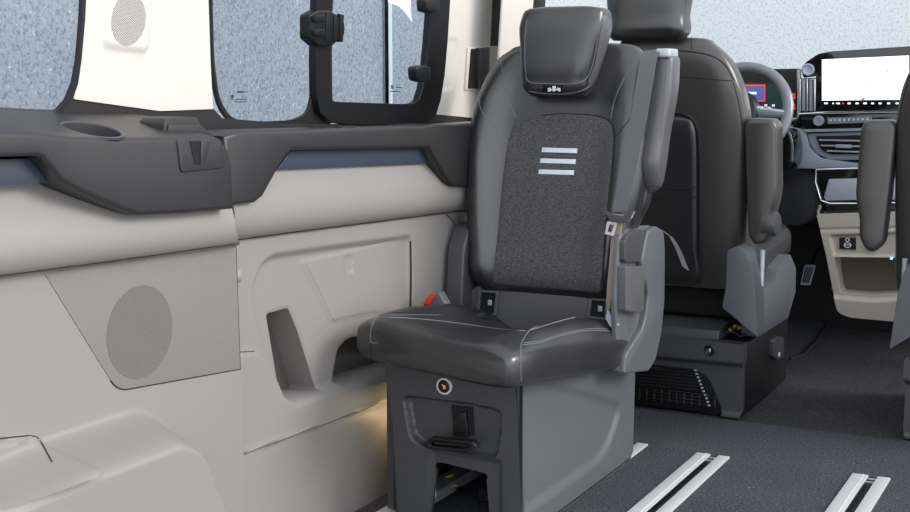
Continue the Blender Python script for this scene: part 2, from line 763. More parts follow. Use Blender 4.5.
# front lower panel, with storage pocket
ytop = YZ([(236, 150), (500, 140)], XF)
front_poly = [(YZ([(222, 300)], XF)[0][0], 0), (3.95, 0), (3.95, .97), (YZ([(222, 300)], XF)[0][0], .97)]
seamF = YZ([(225, 241.5), (234, 240), (300, 231), (384, 220.5), (470, 209.5), (520, 203)], XF)
inner = roundpoly(YZ([(254, 300), (256, 283), (264, 264), (275, 256.5), (340, 247), (411, 237.5), (412, 330), (414, 368), (290, 402), (270, 365)], XF), .015)
lowbump = roundpoly(YZ([(180, 352), (254, 352), (265, 362), (280, 398), (290, 401), (381, 369), (520, 330), (520, 370), (381, 401), (246, 451), (180, 470)], XF), .012)
pockL = roundpoly(YZ([(269, 314), (291, 308), (300, 330), (319, 391), (283, 400)], XF - .01), .010)
pockR = roundpoly(YZ([(334, 386), (340, 349), (351, 338), (368, 335), (420, 330), (420, 360)], XF - .01), .02)
tri = YZ([(305, 262), (411, 239), (411, 312), (375, 313), (335, 322)], XF)
upper = YZ([(200, 100), (520, 80), (520, 203), (470, 209.5), (384, 220.5), (300, 231), (200, 245)], XF)
crease = YZ([(200, 226), (300, 214), (470, 194), (560, 184), (560, 260), (200, 290)], XF)
strip = YZ([(200, 300), (254, 300), (254, 352), (200, 353)], XF)
below = YZ([(150, 488), (246, 451), (381, 401), (560, 335), (560, 640), (150, 640)], XF)
post = YZ([(413, 225), (500, 212), (500, 420), (416, 420)], XF)


def baseF(A, B):
    s = np.clip((B - (.753 - (A - 2.29) * .030)) / .17, 0, 1)
    return .036 * np.sin(PI * s ** .6)


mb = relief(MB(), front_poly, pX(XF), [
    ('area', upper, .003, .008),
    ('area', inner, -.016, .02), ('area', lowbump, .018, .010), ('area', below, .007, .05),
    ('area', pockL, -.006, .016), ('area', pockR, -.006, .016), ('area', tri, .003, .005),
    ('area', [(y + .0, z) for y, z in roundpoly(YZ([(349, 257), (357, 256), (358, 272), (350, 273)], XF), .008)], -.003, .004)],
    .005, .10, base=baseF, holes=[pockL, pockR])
fbv = mb.bvh()
stitch(mb, fbv, [(228, 241), (234, 240), (300, 231), (384, 220.5), (470, 209.5), (510, 204.5)], .0024, 2, 120, lift=0)
stitch(mb, fbv, [(236, 352.5), (243, 352), (254, 351.5)], .0014, 2, 20, lift=0)
stitch(mb, fbv, [(305, 262), (320, 292), (334, 320), (345, 319), (375, 314)], .0011, 1, 60, lift=0)
stitch(mb, fbv, [(410.5, 241), (411, 280), (410, 316)], .0028, 2, 40, lift=0)
stitch(mb, fbv, [(446, 214), (455, 226), (454, 250), (453, 300)], .002, 2, 40, lift=0)
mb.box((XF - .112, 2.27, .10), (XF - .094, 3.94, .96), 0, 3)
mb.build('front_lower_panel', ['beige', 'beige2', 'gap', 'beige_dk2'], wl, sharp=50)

# rear lower panel with speaker mesh and wheel housing
ye = YZ([(236, 300)], XR)[0][0]
rear_poly = [(1.15, 0), (ye - .03, 0), (ye - .012, .10)] + YZ([(245, 480), (243, 440), (241, 370), (239, 300), (236.5, 246)], XR) + YZ([(235, 240)], XR + .025) + YZ([(234, 230), (233.5, 215), (233.5, 206)], XR + .04) + YZ([(141, 200), (70, 170), (-160, 150)], XR)
seamR = YZ([(-60, 284), (0, 275.5), (43, 270), (140, 257), (233, 244), (236, 243.6)], XR)
spk = roundpoly(YZ([(43, 271.5), (241, 244), (245, 368), (117, 391)], XR), [0, 0, 0, .03])
cone = [tuple(np.array(YZ([(140, 332)], XR)[0]) + np.array([.094 * math.cos(a), .090 * math.sin(a)])) for a in np.linspace(0, 2 * PI, 40)[:-1]]
arch = roundpoly(YZ([(-150, 540), (-60, 515), (0, 491), (60, 466), (166, 428), (190, 440), (205, 475), (222, 520), (235, 600), (-150, 640)], XR + .075), .03)
pock = roundpoly(YZ([(-60, 455), (0, 443), (33, 436), (53, 463), (0, 484), (-60, 505)], XR), .02)
upperR = YZ([(-150, 150), (260, 120), (260, 240), (233, 244), (43, 270), (-150, 298)], XR)
mb = relief(MB(), rear_poly, pX(XR), [
    ('area', upperR, .004, .006), ('area', spk, -.001, .004),
    ('area', arch, .125, .06), ('area', pock, .012, .008)],
    .0055, .10, base=lambda A, B: .040 * np.sin(PI * np.clip((B - (.768 - (A - 1.62) * .030)) / .15, 0, 1) ** .6))
rbv = mb.bvh()
stitch(mb, rbv, [(-40, 281), (0, 275.5), (43, 270), (140, 257), (200, 248.5), (235, 243.8)], .002, 3, 120, lift=0)
stitch(mb, rbv, [(-30, 442), (10, 437.5), (32, 436), (40, 441), (52, 462)], .0016, 3, 60, lift=0)
mb.build('rear_lower_panel', ['beige', 'perf', 'perf_dark', 'gap'], wl, sharp=50)
spk2 = roundpoly(YZ([(43, 271.5), (235.5, 244.6), (240, 369), (117, 391)], XR), [0, 0, 0, .03])
gp = MB().prism(spk2, pX(XR), -.01, .0012, 0, .001)
gp.tube([(XR + .0006, a, b) for a, b in spk2[1:][::-1] + [spk2[0]]], .0016, 5, 1)
gr = gp.build('speaker_grille', ['perf', 'gap'], wl, 'finely perforated speaker panel with a round darker centre')
MB().prism(cone, pX(XR), 0, .0018, 0).build('speaker_cone_area', 'perf_dark', gr)
p = onx(239, 276, XF + .01)
MB().lathe([(.016, -.01), (.016, .004), (.013, .009), (.006, .012), (0, .012)], (XF - .0, p.y + .004, p.z), (1, .25, 0)).build('trim_clip', 'beige2', wl)

# dark backing below the windows and behind the ledges
XB = -1.785
mb = MB().prism(YZL([(-160, 124), (30, 122), (52, 116), (66, 105), (75, 98), (160, 110), (212, 107), (222, 118), (280, 123), (330, 124), (425, 122), (432, 113), (475, 117.5), (500, 120), (540, 122), (540, 190), (-160, 190)], XB), pL(XB), -.003, 0, 0)
mb.build('sill_backing', 'dark', wl)
# cream pillar covers
XPL = -1.78
pil = [(92, -110), (87, -40), (84.5, 20), (81, 60), (77, 86), (73.5, 99), (120, 105.5), (160, 111), (213, 109), (210.5, 60), (208.5, 0), (207, -110)]
pc = np.array([onl(126.5, 20, XPL).y, onl(126.5, 20, XPL).z])
hole = [tuple(pc + np.array([.049 * math.cos(a), .049 * math.sin(a)])) for a in np.linspace(0, 2 * PI, 40)[:-1]]
fr = roundpoly(YZL([(106, -60), (151, -60), (147, 52), (103, 46)], XPL), .018)
mb = relief(MB(), YZL(pil, XPL), pL(XPL), [('area', fr, .006, .010), ('area', hole, -.001, .004)], .006, .003)
pcv = mb.build('rear_pillar_cover', 'white', wl, sharp=50)
MB().prism(hole, pL(XPL), 0, .0062, 0).build('speaker_holes', 'perf_white', pcv)
mb = relief(MB(), YZL([(452, -110), (447.5, 0), (443.5, 70), (437, 106), (432, 114), (475, 118), (500, 120), (500, 60), (496, 0), (499, -110)], XPL), pL(XPL),
            [('area', roundpoly(YZL([(444, 40), (457, 40), (458, 48), (453, 88), (436, 92)], XPL), .008), -.003, .004)], .006, .003)
mb.build('middle_pillar_cover', 'white', wl, sharp=50)
XQ = -1.70
MB().prism(YZL([(507, -110), (503, 0), (501, 30), (499, 60), (497, 150), (531, 150), (530, 45), (534, 0), (540, -110)], XQ), pL(XQ), -.006, 0, 0, .004).build('door_pillar_cover', 'white', wl)
MB().prism(YZL([(494, -110), (493, 0), (491, 46), (499, 46), (502, 30), (504, 0), (508, -110)], -1.735), pL(-1.735), -.003, 0).build('pillar_joint', 'black', wl)
MB().prism(YZL([(534, -110), (529, 0), (527, 60), (525, 150), (538, 150), (540, 60), (546, 0), (549, -110)], -1.71), pL(-1.71), -.006, 0, 0, .003).build('door_seal', 'rubber', wl)
# belt outlet in the pillar
a = YZL([(469, 47.5), (490, 46), (486, 91), (466, 90)], XPL + .008)
MB().prism(a, pL(XPL), -.01, .006, 0, .003).build('belt_outlet_frame', 'white', wl)
a = YZL([(472, 49), (488, 48), (484, 89), (469, 88.5)], XPL + .01)
MB().prism(a, pL(XPL), -.005, .009, 0).prism(YZL([(480, 48), (490, 47), (488, 90), (481, 89)], XPL + .02), pL(XPL), 0, .022, 1, .004).build('belt_outlet', ['void', 'plastic_dk'], wl)

# ledges
XL1, XL2 = -1.60, -1.665
t1 = thing('trim_1', (-1.62, 1.8, .9), 'dark plastic ledge under the rear side window with a round cup holder', 'ledge')
t1['kind'] = 'structure'
poly = YZ([(-160, 134), (20, 132), (45, 134), (75, 137.5), (120, 138.8), (205, 137.5), (221, 139.5), (229, 150), (233, 168), (234, 209), (190, 213), (141, 215.5), (131, 213), (100, 200.5), (72, 187.5), (62, 181), (43, 158.5), (37, 157), (-160, 164)], XL1)
SL = .25


def pSl(X):
    return lambda a, b, h: (X + h, a, b + (-h * SL if b > .95 else 0))


lm_ = MB().prism(poly, pSl(XL1), -.20, 0, 0, .009)
lbv = lm_.bvh()
led = lm_.build('ledge_body', 'dark', t1)


def cut(o, mbs):
    """carve shapes out of a mesh object"""
    for c in mbs:
        q = c.build('cutter', 'dark')
        md = o.modifiers.new('cut', 'BOOLEAN')
        md.object, md.operation, md.solver = q, 'DIFFERENCE', 'EXACT'
        bpy.context.view_layer.update()
        dg = bpy.context.evaluated_depsgraph_get()
        me = bpy.data.meshes.new_from_object(o.evaluated_get(dg), depsgraph=dg)
        o.modifiers.clear()
        o.data = me
        bpy.data.objects.remove(q)
    o.data.polygons.foreach_set('use_smooth', [True] * len(o.data.polygons))
    o.data.set_sharp_from_angle(angle=math.radians(38))


cc = hit(lbv, 92, 130.5)[0]
ca_ = Vector((SL, 0, 1)).normalized()
cut(led, [MB().lathe([(.050, -.06), (.052, .06)], cc, ca_, 32)])
MB().lathe([(.050, -.055), (.051, .001), (.054, .003), (.058, .0022), (.058, -.002), (.0505, -.002), (.0495, -.05), (0, -.05)], cc, ca_, 32).build('cup_holder_rim', 'plastic_dk', t1)
# release hatch in the ledge
mb = MB().prism(roundpoly(YZ([(176, 139), (221, 139.5), (223, 168), (180, 172.5)], XL1), .01), pX(XL1), -.001, .0035, 0, .002)
mb.prism(YZ([(188, 141), (198, 141), (198, 164), (193, 165)], XL1), pX(XL1), 0, .0045, 1)
mb.prism(YZ([(199, 141), (208, 141), (203, 160), (198, 165)], XL1), pX(XL1), 0, .007, 0, .002)
mb.build('hatch_cover', ['dark', 'void'], t1)
XHH = XL1 - .05
hh_ = MB().prism(roundpoly(YZ([(164, 133), (164, 122), (168, 117), (196, 117), (203, 127), (216, 138), (164, 137.5)], XHH), .006), pX(XHH), -.06, 0, 0, .006)
hh_.prism(roundpoly(YZ([(167, 125), (198, 124.5), (201, 135), (167, 135.5)], XHH), .005), pX(XHH), -.002, .004, 0, .003)
hh_.build('hatch_handle', 'dark', t1)
MB().prism(roundpoly(YZ([(-160, 165), (42, 158), (63, 181.5), (-160, 195)], XL1 - .035), .004), pX(XL1 - .035), -.1, 0, 0, .012).build('armrest_pad', 'darkblue', t1)

t2 = thing('trim_2', (-1.66, 2.8, .9), 'dark plastic ledge under the sliding window with angled ends', 'ledge')
t2['kind'] = 'structure'
poly = YZ([(224, 136), (240, 131), (262, 130), (296, 129.5), (425, 126), (440, 124), (520, 126), (520, 186), (455, 187), (449, 183), (429, 147.5), (292, 150.5), (284, 160), (264, 196), (256, 202.8), (230, 205.5)], XL2)
MB().prism(poly, pX(XL2), -.14, 0, 0, .009).build('ledge_body', 'dark', t2)
MB().prism(roundpoly(YZ([(278, 169), (290, 151), (430, 147), (438, 163)], XL2 - .03), .004), pX(XL2 - .03), -.06, 0, 0, .010).build('armrest_pad', 'darkblue', t2)
q = onx(345, 127.5, XL2 - .03)
MB().box((q.x - .02, q.y - .03, q.z - .004), (q.x + .012, q.y + .03, q.z + .003), .004).build('cover_tab', 'black', t2)

# ------------------------------------------------------------------ windows
w1 = thing('window_1', (-1.8, 1.6, 1.0), 'fixed rear side window with rounded corner beside cream pillar', 'window')
w1['kind'] = 'structure'
XG = -1.81
o1 = [(-190, -120), (90, -120), (87, -40), (84, 20), (80.5, 60), (77, 84), (70, 103), (58, 115), (42, 121), (0, 122.5), (-190, 128)]
i1 = [(-186, -112), (86, -112), (83, -40), (80.5, 20), (77, 60), (73, 82), (66, 99), (55, 111.5), (40, 117.5), (0, 119), (-186, 124)]


def frame(mb, outer, inner, mp, h0, h1, mi=0):
    n = len(outer)
    vs = [mp(a, b, h0) for a, b in outer] + [mp(a, b, h0) for a, b in inner] + [mp(a, b, h1) for a, b in outer] + [mp(a, b, h1) for a, b in inner]
    fs = []
    for i in range(n):
        j = (i + 1) % n
        fs += [(i, j, n + j, n + i), (2 * n + i, 3 * n + i, 3 * n + j, 2 * n + j), (i, 2 * n + i, 2 * n + j, j), (n + i, n + j, 3 * n + j, 3 * n + i)]
    return mb.add(vs, fs, mi)


frame(MB(), YZL(o1, XG + .03), YZL(i1, XG + .03), pL(XG + .03), -.006, .003).build('window_seal', 'rubber', w1)
MB().prism(YZL([(x + (2 if x > 0 else 0), y + 2) for x, y in i1], XG + .026), pL(XG + .026), -.004, 0).build('pane', 'tint', w1)

w2 = thing('window_2', (-1.8, 2.7, 1.0), 'black framed sliding side window with latch in the middle', 'window')
w2['kind'] = 'structure'
XS = -1.80
# frame of fixed pane and slider
outA = spline([(207, -110), (208.5, 0), (210.5, 60), (215, 95), (222, 113), (232, 121.5), (255, 124), (300, 124), (322, 124), (330, 118), (330, 60), (330, -110)], 66)
innA = spline([(209, -108), (210.5, 0), (212.5, 60), (217, 94), (224, 110), (234, 119), (255, 121), (275, 121), (296, 118), (309, 104), (313, 50), (317, -108)], 66)
mb = frame(MB(), YZL(outA, XS), YZL(innA, XS), pL(XS), -.004, .006)
mb.build('fixed_frame', 'rubber', w2)
MB().prism(YZL(innA, XS - .002), pL(XS - .002), -.004, 0).build('fixed_pane', 'tint', w2)
outB = [(317, -110), (314, 0), (312.5, 60), (313, 95), (317, 113), (327, 122), (345, 124.5), (400, 125.5), (424, 124.5), (433, 116), (438, 100), (442, 75), (445, 40), (447.5, 0), (452, -110)]
innB = [(333, -108), (330, 0), (327.5, 60), (327, 92), (328.5, 99), (332, 101.5), (345, 102), (400, 104), (411, 103.5), (416, 100), (420, 88), (423, 70), (426, 40), (429, 0), (434, -108)]
mb = frame(MB(), YZL(outB, XS + .012), YZL(innB, XS + .012), pL(XS + .012), -.012, .010)
mb.build('sliding_frame', 'black', w2, bevel=.004)
MB().prism(YZL(innB, XS + .004), pL(XS + .004), -.004, 0).build('sliding_pane', 'tint', w2)
# latch
XK = XS + .03
lat = MB().prism(roundpoly(YZL([(307, 15), (316, 10), (328, 10), (342, 21), (342.5, 34), (330, 46), (316, 46), (307, 38)], XK), .006), pL(XK), -.02, .008, 0, .005)
for y0 in (19, 33):
    lat.prism(roundpoly(YZL([(309, y0 - 3), (319, y0 - 4), (320, y0 + 3), (309, y0 + 3)], XK), .004), pL(XK), 0, .018, 0, .004)
for x0 in (323, 331, 337):
    lat.prism(YZL([(x0, 14), (x0 + 3.5, 15), (x0 + 2.5, 42), (x0 - 1, 42)], XK), pL(XK), 0, .011, 0, .002)
lat.build('latch', ['black', 'plastic_dk'], w2)
for cxy, nm in (((420.5, 73), 'lower'), ((429, 4), 'upper')):
    x, y = cxy
    MB().prism(roundpoly(YZL([(x - 9, y - 6), (x - 1, y - 8), (x + 6, y - 6), (x + 6, y + 8), (x, y + 9.5), (x - 8, y + 7)], XK), .012), pL(XK), -.012, .016, 0, .007).build('slider_stop', 'rubber', w2)
# etched marks and sticker
mk = MB()
for (x0, y0, x1, y1) in ((231, 95, 234, 98), (237, 91, 244, 93), (235, 99, 247, 100), (235, 101.5, 246, 102.5), (231, 99, 233, 100)):
    mk.prism(YZL([(x0, y0), (x1, y0), (x1, y1), (x0, y1)], XS - .001), pL(XS - .001), 0, .0006)
for (x0, y0, x1, y1) in ((391, 85, 393, 89), (396, 87, 402, 88), (390, 91, 400, 92)):
    mk.prism(YZL([(x0, y0), (x1, y0), (x1, y1), (x0, y1)], XS + .005), pL(XS + .005), 0, .0006)
mk.build('etched_mark', 'ink', w2)
st = MB().prism(YZL([(383, -40), (388, 2), (398, 6), (405, 12), (412, 22.5), (408, -40)], XS + .005), pL(XS + .005), 0, .0007)
st.build('paper_sticker', 'paper', w2, 'white torn paper sticker hanging from the top of the sliding pane')

# windscreen and what lies outside
w3 = MB().prism([(-1.75, 0), (.1, 0), (.1, 1.0), (-1.75, 1.0)], lambda a, b, h: (a, 5.95 - .75 * b, .98 + .62 * b + h), -.003, .003)
struct(w3.build('window_3', 'clear'), 'clear raked windscreen ahead of the dashboard', 'window')
eg = MB().box((-3.7, 0, -.6), (-3.5, 5.98, 3.2)).box((-3.7, 5.985, -.6), (-3.47, 7.6, 3.2)).box((-3.495, 5.985, -.6), (-3.465, 6.02, 3.2), .004, 1)
struct(eg.build('wall_outside_left', ['stucco', 'bead']), 'grey blue roughcast wall outside the side windows', 'wall')
struct(MB().box((-6.5, 8.6, -.6), (3, 8.8, 3.4)).build('wall_outside_front', 'stucco_w'), 'bright white roughcast wall outside the windscreen', 'wall')
struct(MB().box((-6.5, -3, -.7), (6, 9, -.6)).build('ground_outside', 'stucco'), 'grey paved ground outside the vehicle', 'ground')
# driver's door, mostly hidden by the seats
d1 = thing('door_1', (-1.7, 4.6, .1), 'dark lower panel of the front left door behind the driver seat', 'door')
d1['kind'] = 'structure'
MB().prism(roundpoly([(4.02, .06), (5.35, .06), (5.35, .95), (4.9, .99), (4.02, .93)], .05), pX(-1.72), -.08, 0, 0, .02).build('door_panel', 'dark', d1)
MB().prism(roundpoly([(4.2, .60), (5.0, .62), (5.0, .72), (4.2, .68)], .03), pX(-1.72), -.01, .09, 0, .02).build('door_armrest', 'darkblue', d1)
# ------------------------------------------------------------------ floor rails
def rail(x0, x1, y0, y1, label):
    w = x1 - x0
    t = thing('floor_rail', ((x0 + x1) / 2, (y0 + y1) / 2, 0), label, 'rail', 'seat rails let into the carpet')
    a, b = x0 + .42 * w, x0 + .66 * w
    s_ = MB().box((x0, y0, 0), (a, y1, .006), .0012, seg=2)
    s_.box((x0 + .27 * w, y0, .004), (x0 + .31 * w, y1, .0068))
    s_.build('rail_strip', 'alu', t)
    MB().box((b, y0, 0), (x1, y1, .006), .0012, seg=2).build('rail_strip', 'alu', t)
    g = MB().box((a, y0, 0), (b, y1, .0015), mi=0)
    y = max(y0, 2.3)
    while y < y1 - .09:
        g.box((a + .12 * (b - a), y, .001), (a + .62 * (b - a), y + .009, .0045), mi=1)
        y += .018
    g.box((a, y1 - .06, .001), (b, y1 - .052, .004), mi=2).box((a, y1 - .03, .001), (b, y1 - .022, .004), mi=2)
    g.build('rail_slot', ['void', 'black', 'silver'], t)
    return t


rail(-1.0865, -.9884, 1.2, 3.672, 'aluminium floor rail in the carpet just right of the rear facing seat base')
rail(-.6391, -.5368, 1.2, 3.672, 'aluminium floor rail at the lower right, furthest from the rear facing seat')
rail(-1.345, -1.2440, 1.2, 3.69, 'aluminium floor rail passing under the right side of the rear facing seat')
rail(-1.655, -1.560, 1.2, 3.69, 'aluminium floor rail under the wall side of the rear facing seat')

# ------------------------------------------------------------------ rear facing seat
S = thing('passenger_seat', (-1.43, 3.1, 0), 'black leather and grey fabric seat facing rearwards with three pale bars on its back', 'seat')

# base shell
YB = 2.765
front = XZ([(383, 366), (515, 382), (517, 420), (519, 450), (521, 512)], YB)
bx0 = XZ([(384.5, 368)], YB)[0][0]
fp = [(bx0, .40), XZ([(515, 382)], YB)[0][:1] + (.40,), (XZ([(517, 420)], YB)[0][0], .30), (XZ([(519, 450)], YB)[0][0], .225), (XZ([(521, 512)], YB)[0][0], .07), (-1.246, .004)]
arch_px = XZ([(488.5, 520), (487, 480), (484, 474.5), (470, 471), (440, 463.5), (434, 463.5), (432.5, 470), (428.5, 507)], YB)
archp = [(arch_px[0][0] + .002, .004)] + roundpoly(arch_px[1:-1], .006) + [(arch_px[-1][0], .012)]
fp = fp + archp + [XZ([(398, 502)], YB)[0][:1] + (.012,), XZ([(393, 430)], YB)[0], XZ([(388, 390)], YB)[0]]
rec = roundpoly(XZ([(404, 397), (470, 405), (499, 411.5), (500, 425), (495, 457), (483, 457), (421, 445), (411, 437)], YB), .012)
bump = roundpoly(XZ([(424, 399), (432, 393), (462, 397), (466, 405)], YB), .004)
mb = relief(MB(), fp, pY(YB), [('area', rec, -.022, .012), ('area', roundpoly(XZ([(432, 450), (500, 462), (500, 520), (424, 520)], YB), .01), -.010, .02)], .004, .02)
fpan = mb.build('front_panel', 'plastic_dk', S, sharp=50)
mb = MB().prism(XZ([(446, 408), (467, 410), (469, 438), (449, 436)], YB - .01), pY(YB + .02), -.004, .0035, 1)
mb.prism(XZ([(452, 420), (458, 413), (464, 413), (467, 438), (451, 437)], YB), pY(YB + .02), 0, .012, 0, .003)
mb.build('release_strap', ['black', 'void'], S)
hp = XZ([(424, 443.5), (433, 436.5), (475, 440.5), (479, 446), (468, 451.5), (428, 447.5)], YB - .03)
inn = XZ([(432, 443.5), (437, 439.5), (470, 443), (472, 445.5), (465, 447.5), (434, 445)], YB - .03)
hm = MB()
frame(hm, hp, inn, pY(YB - .03), -.012, .012)
hm.prism(XZ([(434, 437), (474, 441), (474, 445), (434, 441)], YB - .01), pY(YB - .01), -.016, .012, 0)
hm.build('pull_handle', 'black', S, bevel=.003)
c = ony(444.7, 386, YB)
hb = MB().lathe([(.0205, -.004), (.0215, .002), (.020, .0055), (.0165, .0055), (.0165, .002), (0, .002)], (c.x, YB, c.z), (0, -1, 0), 28).build('heater_switch', 'alu', S, 'round chrome ringed seat heater switch')
hs = MB().lathe([(.0160, .0), (.0160, .0035), (.0145, .0045), (0, .0045)], (c.x, YB, c.z), (0, -1, 0), 24)
hs.build('switch_face', 'black', hb)
ic = MB()
for (a, b, a2, b2) in ((-.002, -.006, .005, -.004), (-.001, -.004, .002, .003), (-.005, .001, -.003, .005), (.003, -.001, .005, .001)):
    ic.box((c.x + a, YB - .0055, c.z + b), (c.x + a2, YB - .0044, c.z + b2))
ic.build('switch_icon', 'orange', hb)

# side cover facing the aisle
XA = -1.244
sc = [(2.772, .39), (2.772, .004), (2.80, .001), (3.536, .001), (3.556, .02), (3.562, .33), (3.40, .37)]
hollow = roundpoly(YZ([(540, 380), (619, 405), (620, 413), (610, 443), (600, 459), (561, 487), (500, 530), (515, 380)], XA), .03)
sw = YZ([(620, 400), (619, 415), (610, 443), (600, 458), (563, 485)], XA)
mb = relief(MB(), sc, pX(XA), [('area', hollow, -.010, .03)], .0055, .03)
mb.build('side_cover', 'plastic', S, sharp=50)
sb = MB().box((-1.252, 2.766, .003), (-1.245, 2.771, .385))
sb.build('cover_joint', 'seam', S)
sb = MB().prism([(2.80, .39), (2.80, .012), (3.54, .012), (3.55, .33)], pX(-1.635), 0, .02)
sb.tube([(bx0 + .002, 2.79, .385), (XZ([(393, 430)], YB)[0][0] - .004, 2.79, .24), (XZ([(397, 502)], YB)[0][0] - .004, 2.79, .01)], .012, 8, 0)
sb.build('wall_side_cover', 'plastic_dk', S)
ub = MB().box((-1.61, 3.50, .02), (-1.27, 3.54, .35)).box((-1.62, 2.80, .34), (-1.26, 3.5, .37))
ub.box((-1.45, 2.95, .015), (-1.40, 3.5, .05)).box((-1.60, 2.86, .012), (-1.545, 3.5, .04), mi=1)
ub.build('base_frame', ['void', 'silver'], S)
# sticker and loose wires seen through the front opening
q = ony(434.7, 490, 2.86)
lb = MB().box((q.x - .012, q.y, q.z - .018), (q.x + .004, q.y + .001, q.z + .018))
for k in range(5):
    lb.box((q.x - .009, q.y - .0004, q.z - .013 + k * .006), (q.x + .001, q.y, q.z - .0105 + k * .006), mi=1)
lb.build('paper_tag', ['paper', 'ink'], S)
wr = MB()
for k, (x, y) in enumerate(((446, 477), (443, 487), (450, 487), (456, 489), (441, 483))):
    p = ony(x, y, 2.98)
    wr.tube([p + Vector((random.uniform(-.02, .02), .02, random.uniform(-.01, .01))), p, p + Vector((.016, .01, .004))], .0025, 6, k % 2)
wr.build('wiring', ['yellow', 'black'], S)

# cushion
NB = 72


def bumpf(u, c=.74, w=.22):
    return math.exp(-((abs(u) - c) / w) ** 2)


def cushion_rings():
    ks = [(2.652, .92, .62), (2.655, .945, .74), (2.662, .97, .87), (2.675, .985, .95), (2.70, .997, .99), (2.74, 1, 1), (3.30, 1, 1), (3.38, .98, .95), (3.42, .94, .7)]
    ys = [2.652, 2.655, 2.66, 2.667, 2.675, 2.686, 2.70, 2.72] + list(np.linspace(2.75, 3.42, 24))
    rings = []
    for y in ys:
        sx = np.interp(y, [k[0] for k in ks], [k[1] for k in ks])
        sz = np.interp(y, [k[0] for k in ks], [k[2] for k in ks])
        zt = np.interp(y, [2.65, 2.75, 2.95, 3.42], [.508, .500, .460, .385])
        zb = np.interp(y, [2.65, 2.75, 3.42], [.408, .400, .300])
        bo = np.interp(y, [2.65, 2.72, 2.85, 3.1, 3.42], [.004, .014, .042, .062, .035])
        xc = np.interp(y, [2.65, 3.42], [-1.433, -1.425])
        hw = np.interp(y, [2.65, 2.75, 3.0, 3.42], [.232, .240, .246, .244]) * sx
        zc, hh = (zt + zb) / 2, (zt - zb) / 2 * sz
        ring = []
        for (a, b) in srect(hw, hh, 5.5, NB):
            z = zc + b
            if b > 0:
                z += bo * bumpf(a / hw) * min(1, b / hh * 1.6)
                z -= .012 * (1 - min(1, (a / hw / .5) ** 2)) * min(1, b / hh * 1.6) * np.interp(y, [2.65, 2.8], [0, 1])
            fk_ = np.interp(y, [2.65, 3.3], [1, 0])
            ring.append((xc + a, y - (a + .0) * .16 * fk_, z - a * .05 * fk_ - .002))
        rings.append(ring)
    return rings


cu = loft(MB(), cushion_rings())
cb = cu.bvh()
stitch(cu, cb, [(378, 343), (371, 342), (371, 330), (375, 319), (381, 316.5)], .0011, 1, 24)
stitch(cu, cb, [(362, 319), (368, 322), (374, 325)], .0011, 1, 14)
stitch(cu, cb, [(374, 306), (378, 312), (381, 316.5)], .0011, 1, 14)
stitch(cu, cb, [(371, 342), (371, 352), (371.5, 360)], .0011, 2, 14)
stitch(cu, cb, [(381, 317), (420, 319), (460, 323.5), (500, 329), (525, 331)], .0011, 1, 60)
stitch(cu, cb, [(381, 315.5), (410, 315), (440, 315)], .0008, 1, 40)
stitch(cu, cb, [(521, 381), (520.5, 360), (521, 345), (524, 338), (529, 331), (537, 326)], .0010, 1, 40)
stitch(cu, cb, [(523, 345), (540, 342.5), (560, 336), (585, 331), (605, 331), (618, 332)], .0010, 1, 50)
stitch(cu, cb, [(524, 343), (541, 340.5), (560, 334.3), (585, 329.3), (605, 329), (617, 330)], .0008, 1, 50)
stitch(cu, cb, [(531, 330), (545, 325.5), (560, 321), (575, 317.5), (590, 317.2)], .0011, 1, 40)
stitch(cu, cb, [(392, 312.5), (430, 313), (480, 318), (530, 326)], .0012, 2, 50)
cu.build('seat_cushion', ['leather', 'stitch', 'seam'], S, sharp=60)

# backrest
BK = [(.505, -1.43, .205, 3.315, .09), (.53, -1.436, .218, 3.300, .12), (.65, -1.435, .238, 3.31, .13), (.80, -1.427, .262, 3.33, .13),
      (.95, -1.424, .268, 3.36, .12), (1.06, -1.418, .257, 3.385, .115), (1.12, -1.412, .240, 3.398, .11), (1.155, -1.408, .220, 3.406, .10), (1.178, -1.402, .190, 3.416, .08)]


def back_rings(keys, n, bol, sgn=1, e=4.5, nb=80, c=.82, w=.2):
    rings = []
    for (z, xc, hw, yf, th) in interp(keys, n):
        yc = yf + sgn * th / 2
        ring = []
        bo = bol(z)
        for (a, b) in srect(hw, th / 2, e, nb):
            y = yc + sgn * b
            if b < 0:
                y -= sgn * bo * bumpf(a / hw, c, w) * min(1, -b / (th / 2) * 1.4)
            ring.append((xc + a, y, z))
        rings.append(ring)
    z, xc, hw, yf, th = keys[-1]
    for s_, dz in ((.96, .007), (.86, .013), (.6, .017)):
        rings.append([(xc + a * s_, yf + sgn * (th / 2 + b * s_), z + dz) for a, b in srect(hw, th / 2, e, nb)])
    return rings


bk = loft(MB(), back_rings(BK, 46, lambda z: np.interp(z, [.5, .65, .9, 1.05, 1.15], [.012, .035, .045, .03, .006])))
bb = bk.bvh()
stitch(bk, bb, [(500, 57), (502, 68), (506, 84), (511, 104), (516, 118)], .0011, 1, 40)
stitch(bk, bb, [(498, 59), (489, 68), (483, 80), (480, 95), (480.5, 108), (486, 117), (496, 129), (508, 143)], .0011, 1, 60)
stitch(bk, bb, [(480.5, 108), (474, 124), (470.5, 150), (469.5, 190), (471, 230)], .0011, 2, 50)
stitch(bk, bb, [(637, 61), (627, 74), (619, 89), (613.5, 104), (611, 119)], .0011, 1, 40)
stitch(bk, bb, [(610, 145), (617, 135), (626, 124), (634, 112)], .0011, 2, 30)
bko = bk.build('backrest', ['leather', 'stitch', 'seam'], S, sharp=60)
ins = [(508.5, 143), (512, 130), (518, 121), (530, 117), (552, 115.3), (578, 115), (598, 117), (609, 122), (613, 132), (613, 150), (610.5, 180), (607, 215), (603.5, 250), (601, 285), (597, 292), (575, 290), (545, 287.5), (515, 285), (497, 282.5), (493, 277), (496, 255), (500, 215), (504, 175)]
